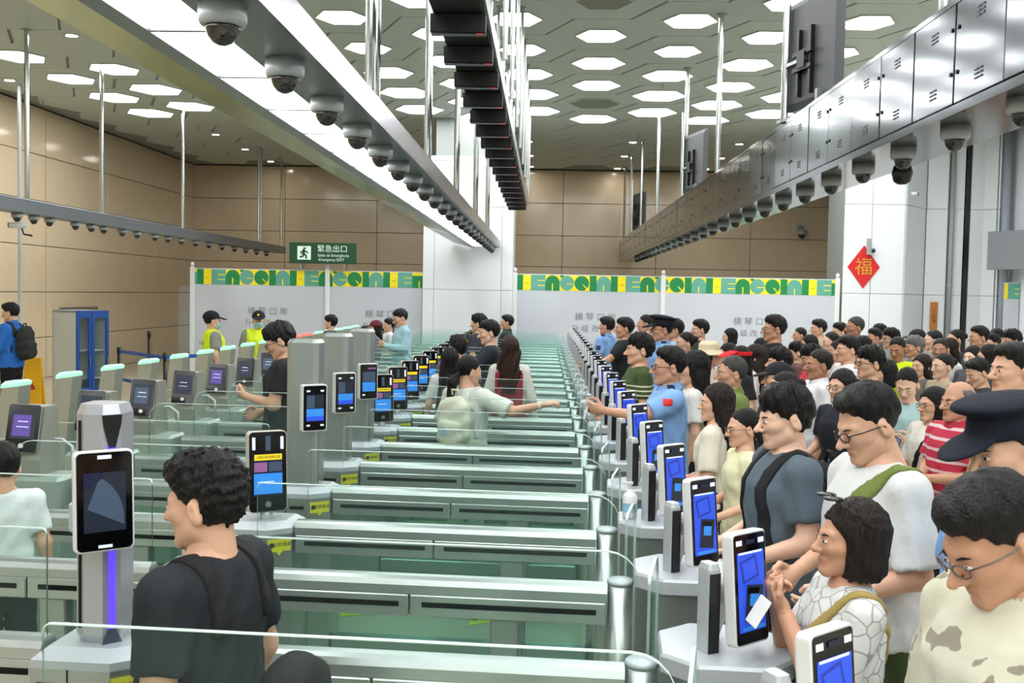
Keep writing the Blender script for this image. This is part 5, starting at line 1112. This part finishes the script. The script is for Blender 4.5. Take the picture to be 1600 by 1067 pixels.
P('man with wavy black hair at the far picture edge', 1583, 513, 12.5, 190, hs='messy', skin=2, shirt='8b8078')
P('woman with black hair and pale face, looking forward', 1521, 539, 11, 215, 'f', hs='shoulder', skin=4, shirt='545458')
P('woman with very long black hair turned aside', 1547, 537, 10.3, 165, 'f', hs='long', skin=1, shirt='47484c')
P('woman with dark hair and small visible face by the picture edge', 1566, 547, 11.8, 205, 'f', hs='bob', skin=4, shirt='5a5350')
P('woman with dark brown hair half hidden behind the crew cut man', 1484, 527, 12.2, 200, 'f', hs='shoulder', hc='darkbrown', skin=1, shirt='6b6a6e')
P('black haired man standing behind the woman in pale pink', 1349, 524, 11.8, 186, hs='short', skin=1, shirt='77706a')
P('person with short dark hair behind the glasses woman in black', 1384, 560, 8.6, 190, 'f', hs='bob', skin=1, shirt='4f6a80')
P('man in grey shirt behind the man with undercut', 1552, 520, 13.6, 192, hs='short', skin=1, shirt='7b7e82')
P('man at the picture edge between wavy hair and pale face', 1594, 545, 9.0, 192, hs='short', skin=1, shirt='40444a')
# ---- things worn and held
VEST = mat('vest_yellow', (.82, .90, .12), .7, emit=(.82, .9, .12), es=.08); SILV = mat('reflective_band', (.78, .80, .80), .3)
def overlay(rt, name, z0, z1, m, out=.014, test=None, inner=-.01, par=None, res=.014):
    o = rt['o']; key = [v for v in BODIES.values() if v[8] is rt['J']][0]; fsh, lo, hi = key[5], key[6], key[7]
    V, Q = nets(lambda X, Y, Z: np.maximum(np.maximum(fsh(X, Y, Z) - out, -(fsh(X, Y, Z) - inner)), np.maximum(np.maximum(z0 - Z, Z - z1), test(X, Y, Z) if test else -1)), lo - .02, hi + .03, res)
    if len(V) == 0: return None
    return omat(ob(name, npmesh(name, V, Q), par or o), m)
notarm = lambda X, Y, Z: np.abs(X) - .165
for g in (g1, g2):
    v = overlay(g, 'safety_vest', .86, 1.46, VEST, .016, notarm); overlay(g, 'reflective_band', 1.0, 1.05, SILV, .020, notarm, .012, v)
    overlay(g, 'reflective_band', .90, .94, SILV, .020, notarm, .012, v)
ob('lettering', text('SECURITY', .062, PRINT), g1['o'], (0, .165, 1.26), (math.pi / 2, 0, math.pi))
_ = ob('cap_badge', MB().cyl((0, .17), .018, -.112, -.106, 12, 'y').mesh('cap_badge', mat('badge_yellow', (.9, .8, .1), .5)), g2['o']); _.matrix_local = g2['HM'] @ Matrix.Translation((0, .0, .0))
omat(overlay(red, 'pinafore', .80, 1.36, cloth('9c3040'), .014, lambda X, Y, Z: np.maximum(np.abs(X) - .135, np.where(Z > 1.24, .06 - np.abs(X), -1))), cloth('9c3040'))
# officers' epaulettes and patches
EPA = cloth('1a2340')
for o in (pol, pol1, offc, off):
    for sx in (-1, 1):
        e = ob('epaulette', (lambda m: (m.materials.append(None), m)[1])(MB().cbox(-.055, .055, -.024, .024, 0, .010, .003).mesh('epaulette', None)), o['o'], (sx * .128, .012, 1.432), (0, sx * .36, 0)); omat(e, EPA)
overlay(pol, 'sleeve_patch', 1.335, 1.385, mat('patch_red', (.82, .14, .12), .6), .004, lambda X, Y, Z: np.maximum(np.abs(Y + .035) - .034, .19 - X), -.012, None, .008)
overlay(pol1, 'sleeve_patch', 1.24, 1.31, mat('patch_navy', (.12, .16, .28), .6), .005, lambda X, Y, Z: np.maximum(np.abs(Y - .02) - .035, .21 - X), -.012, None, .010)
o = ob('sunglasses', SUNG, sung['o']); o.matrix_local = sung['HM'] @ Matrix.Translation((0, -.012, .012))
def inhand(rt, side, me_parts, name, label, cat, off, rot):
    o = rt['o']; wr = rt['J'][side][2]; m = Matrix.Translation(o.location) @ Matrix.Rotation(rt['phi'], 4, 'Z') @ Matrix.Scale(rt['s'], 4)
    w = m @ Vector((wr[0] + off[0], wr[1] + off[1], wr[2] + off[2])); t = thing(name, label, cat, w); t.rotation_euler = (Matrix.Rotation(rt['phi'], 4, 'Z') @ Matrix.Rotation(math.radians(rot[0]), 4, 'X') @ Matrix.Rotation(math.radians(rot[1]), 4, 'Y')).to_euler()
    for nm, me in me_parts: ob(nm, me, t)
PH = [('case', MB().cbox(-.036, .036, -.075, .075, -.004, .004, .003).mesh('case', DARK)), ('screen', MB().box(-.032, .032, -.068, .068, .0042, .0046).mesh('screen', UI['slate']))]
inhand(ph, 'L', PH, 'phone', 'dark phone held by the woman in aqua top', 'phone', (-.07, -.10, .0), (35, 0))
inhand(blue, 'L', PH, 'phone', 'phone held by the man in blue shirt', 'phone', (-.07, -.10, .0), (35, 0))
CARD = [('card', MB().cbox(-.028, .028, -.043, .043, -.0015, .0015, .001).mesh('card', mat('paper_white', (.9, .91, .9), .6)))]
inhand(m6, 'L', CARD, 'travel_document', 'white card held by the man bending over the entry tablet', 'document', (-.05, -.09, .0), (30, 0))
inhand(sung, 'L', CARD, 'travel_document', 'white card held by the woman with sunglasses on her hair', 'document', (-.02, -.08, -.0), (60, 20))
inhand(pol, 'L', CARD, 'travel_document', 'small card passed by the officer stretching his arm', 'document', (-.03, -.12, -.02), (75, 0))
# smart watch on the reaching girl
e, w_ = pony['J']['R'][1], pony['J']['R'][2]; q = w_ + (e - w_) * .16
o = ob('smart_watch', MB().lathe([(.029, -.012), (.033, -.010), (.033, .010), (.029, .012)], n=18).cbox(-.018, .018, -.045, -.028, -.018, .018, .004).mesh('smart_watch', [mat('watch_band', (.82, .83, .82), .5)], False), pony['o'], tuple(q))
o.rotation_euler = Vector((0, 0, 1)).rotation_difference(Vector(e - w_)).to_euler()
ob('watch_face', MB().box(-.014, .014, -.0465, -.0445, -.014, .014).mesh('watch_face', DARK), o)
# soft toy charms on the cream backpack
k = pony['pack']
def blob(c, r, n=10): return [[(c[0] + r[0] * math.sin(a) * math.cos(b), c[1] + r[1] * math.sin(a) * math.sin(b), c[2] + r[2] * math.cos(a)) for b in np.linspace(0, 2 * math.pi, n, False)] for a in np.linspace(math.pi - .05, .05, 7)]
ym = MB()
for i in range(9): ym.loft(blob((-.09 + .022 * i, .33 + .012 * (i % 3), .965 + .02 * (i % 2)), (.026, .024, .024)))
ob('plush_charm', ym.mesh('plush_charm', mat('plush_yellow', (.85, .76, .28), .9), True), k)
ob('round_badge', MB().cyl((.03, 1.10), .042, .318, .324, 20, 'y').mesh('round_badge', mat('badge_pale', (.72, .80, .86), .5)), k)
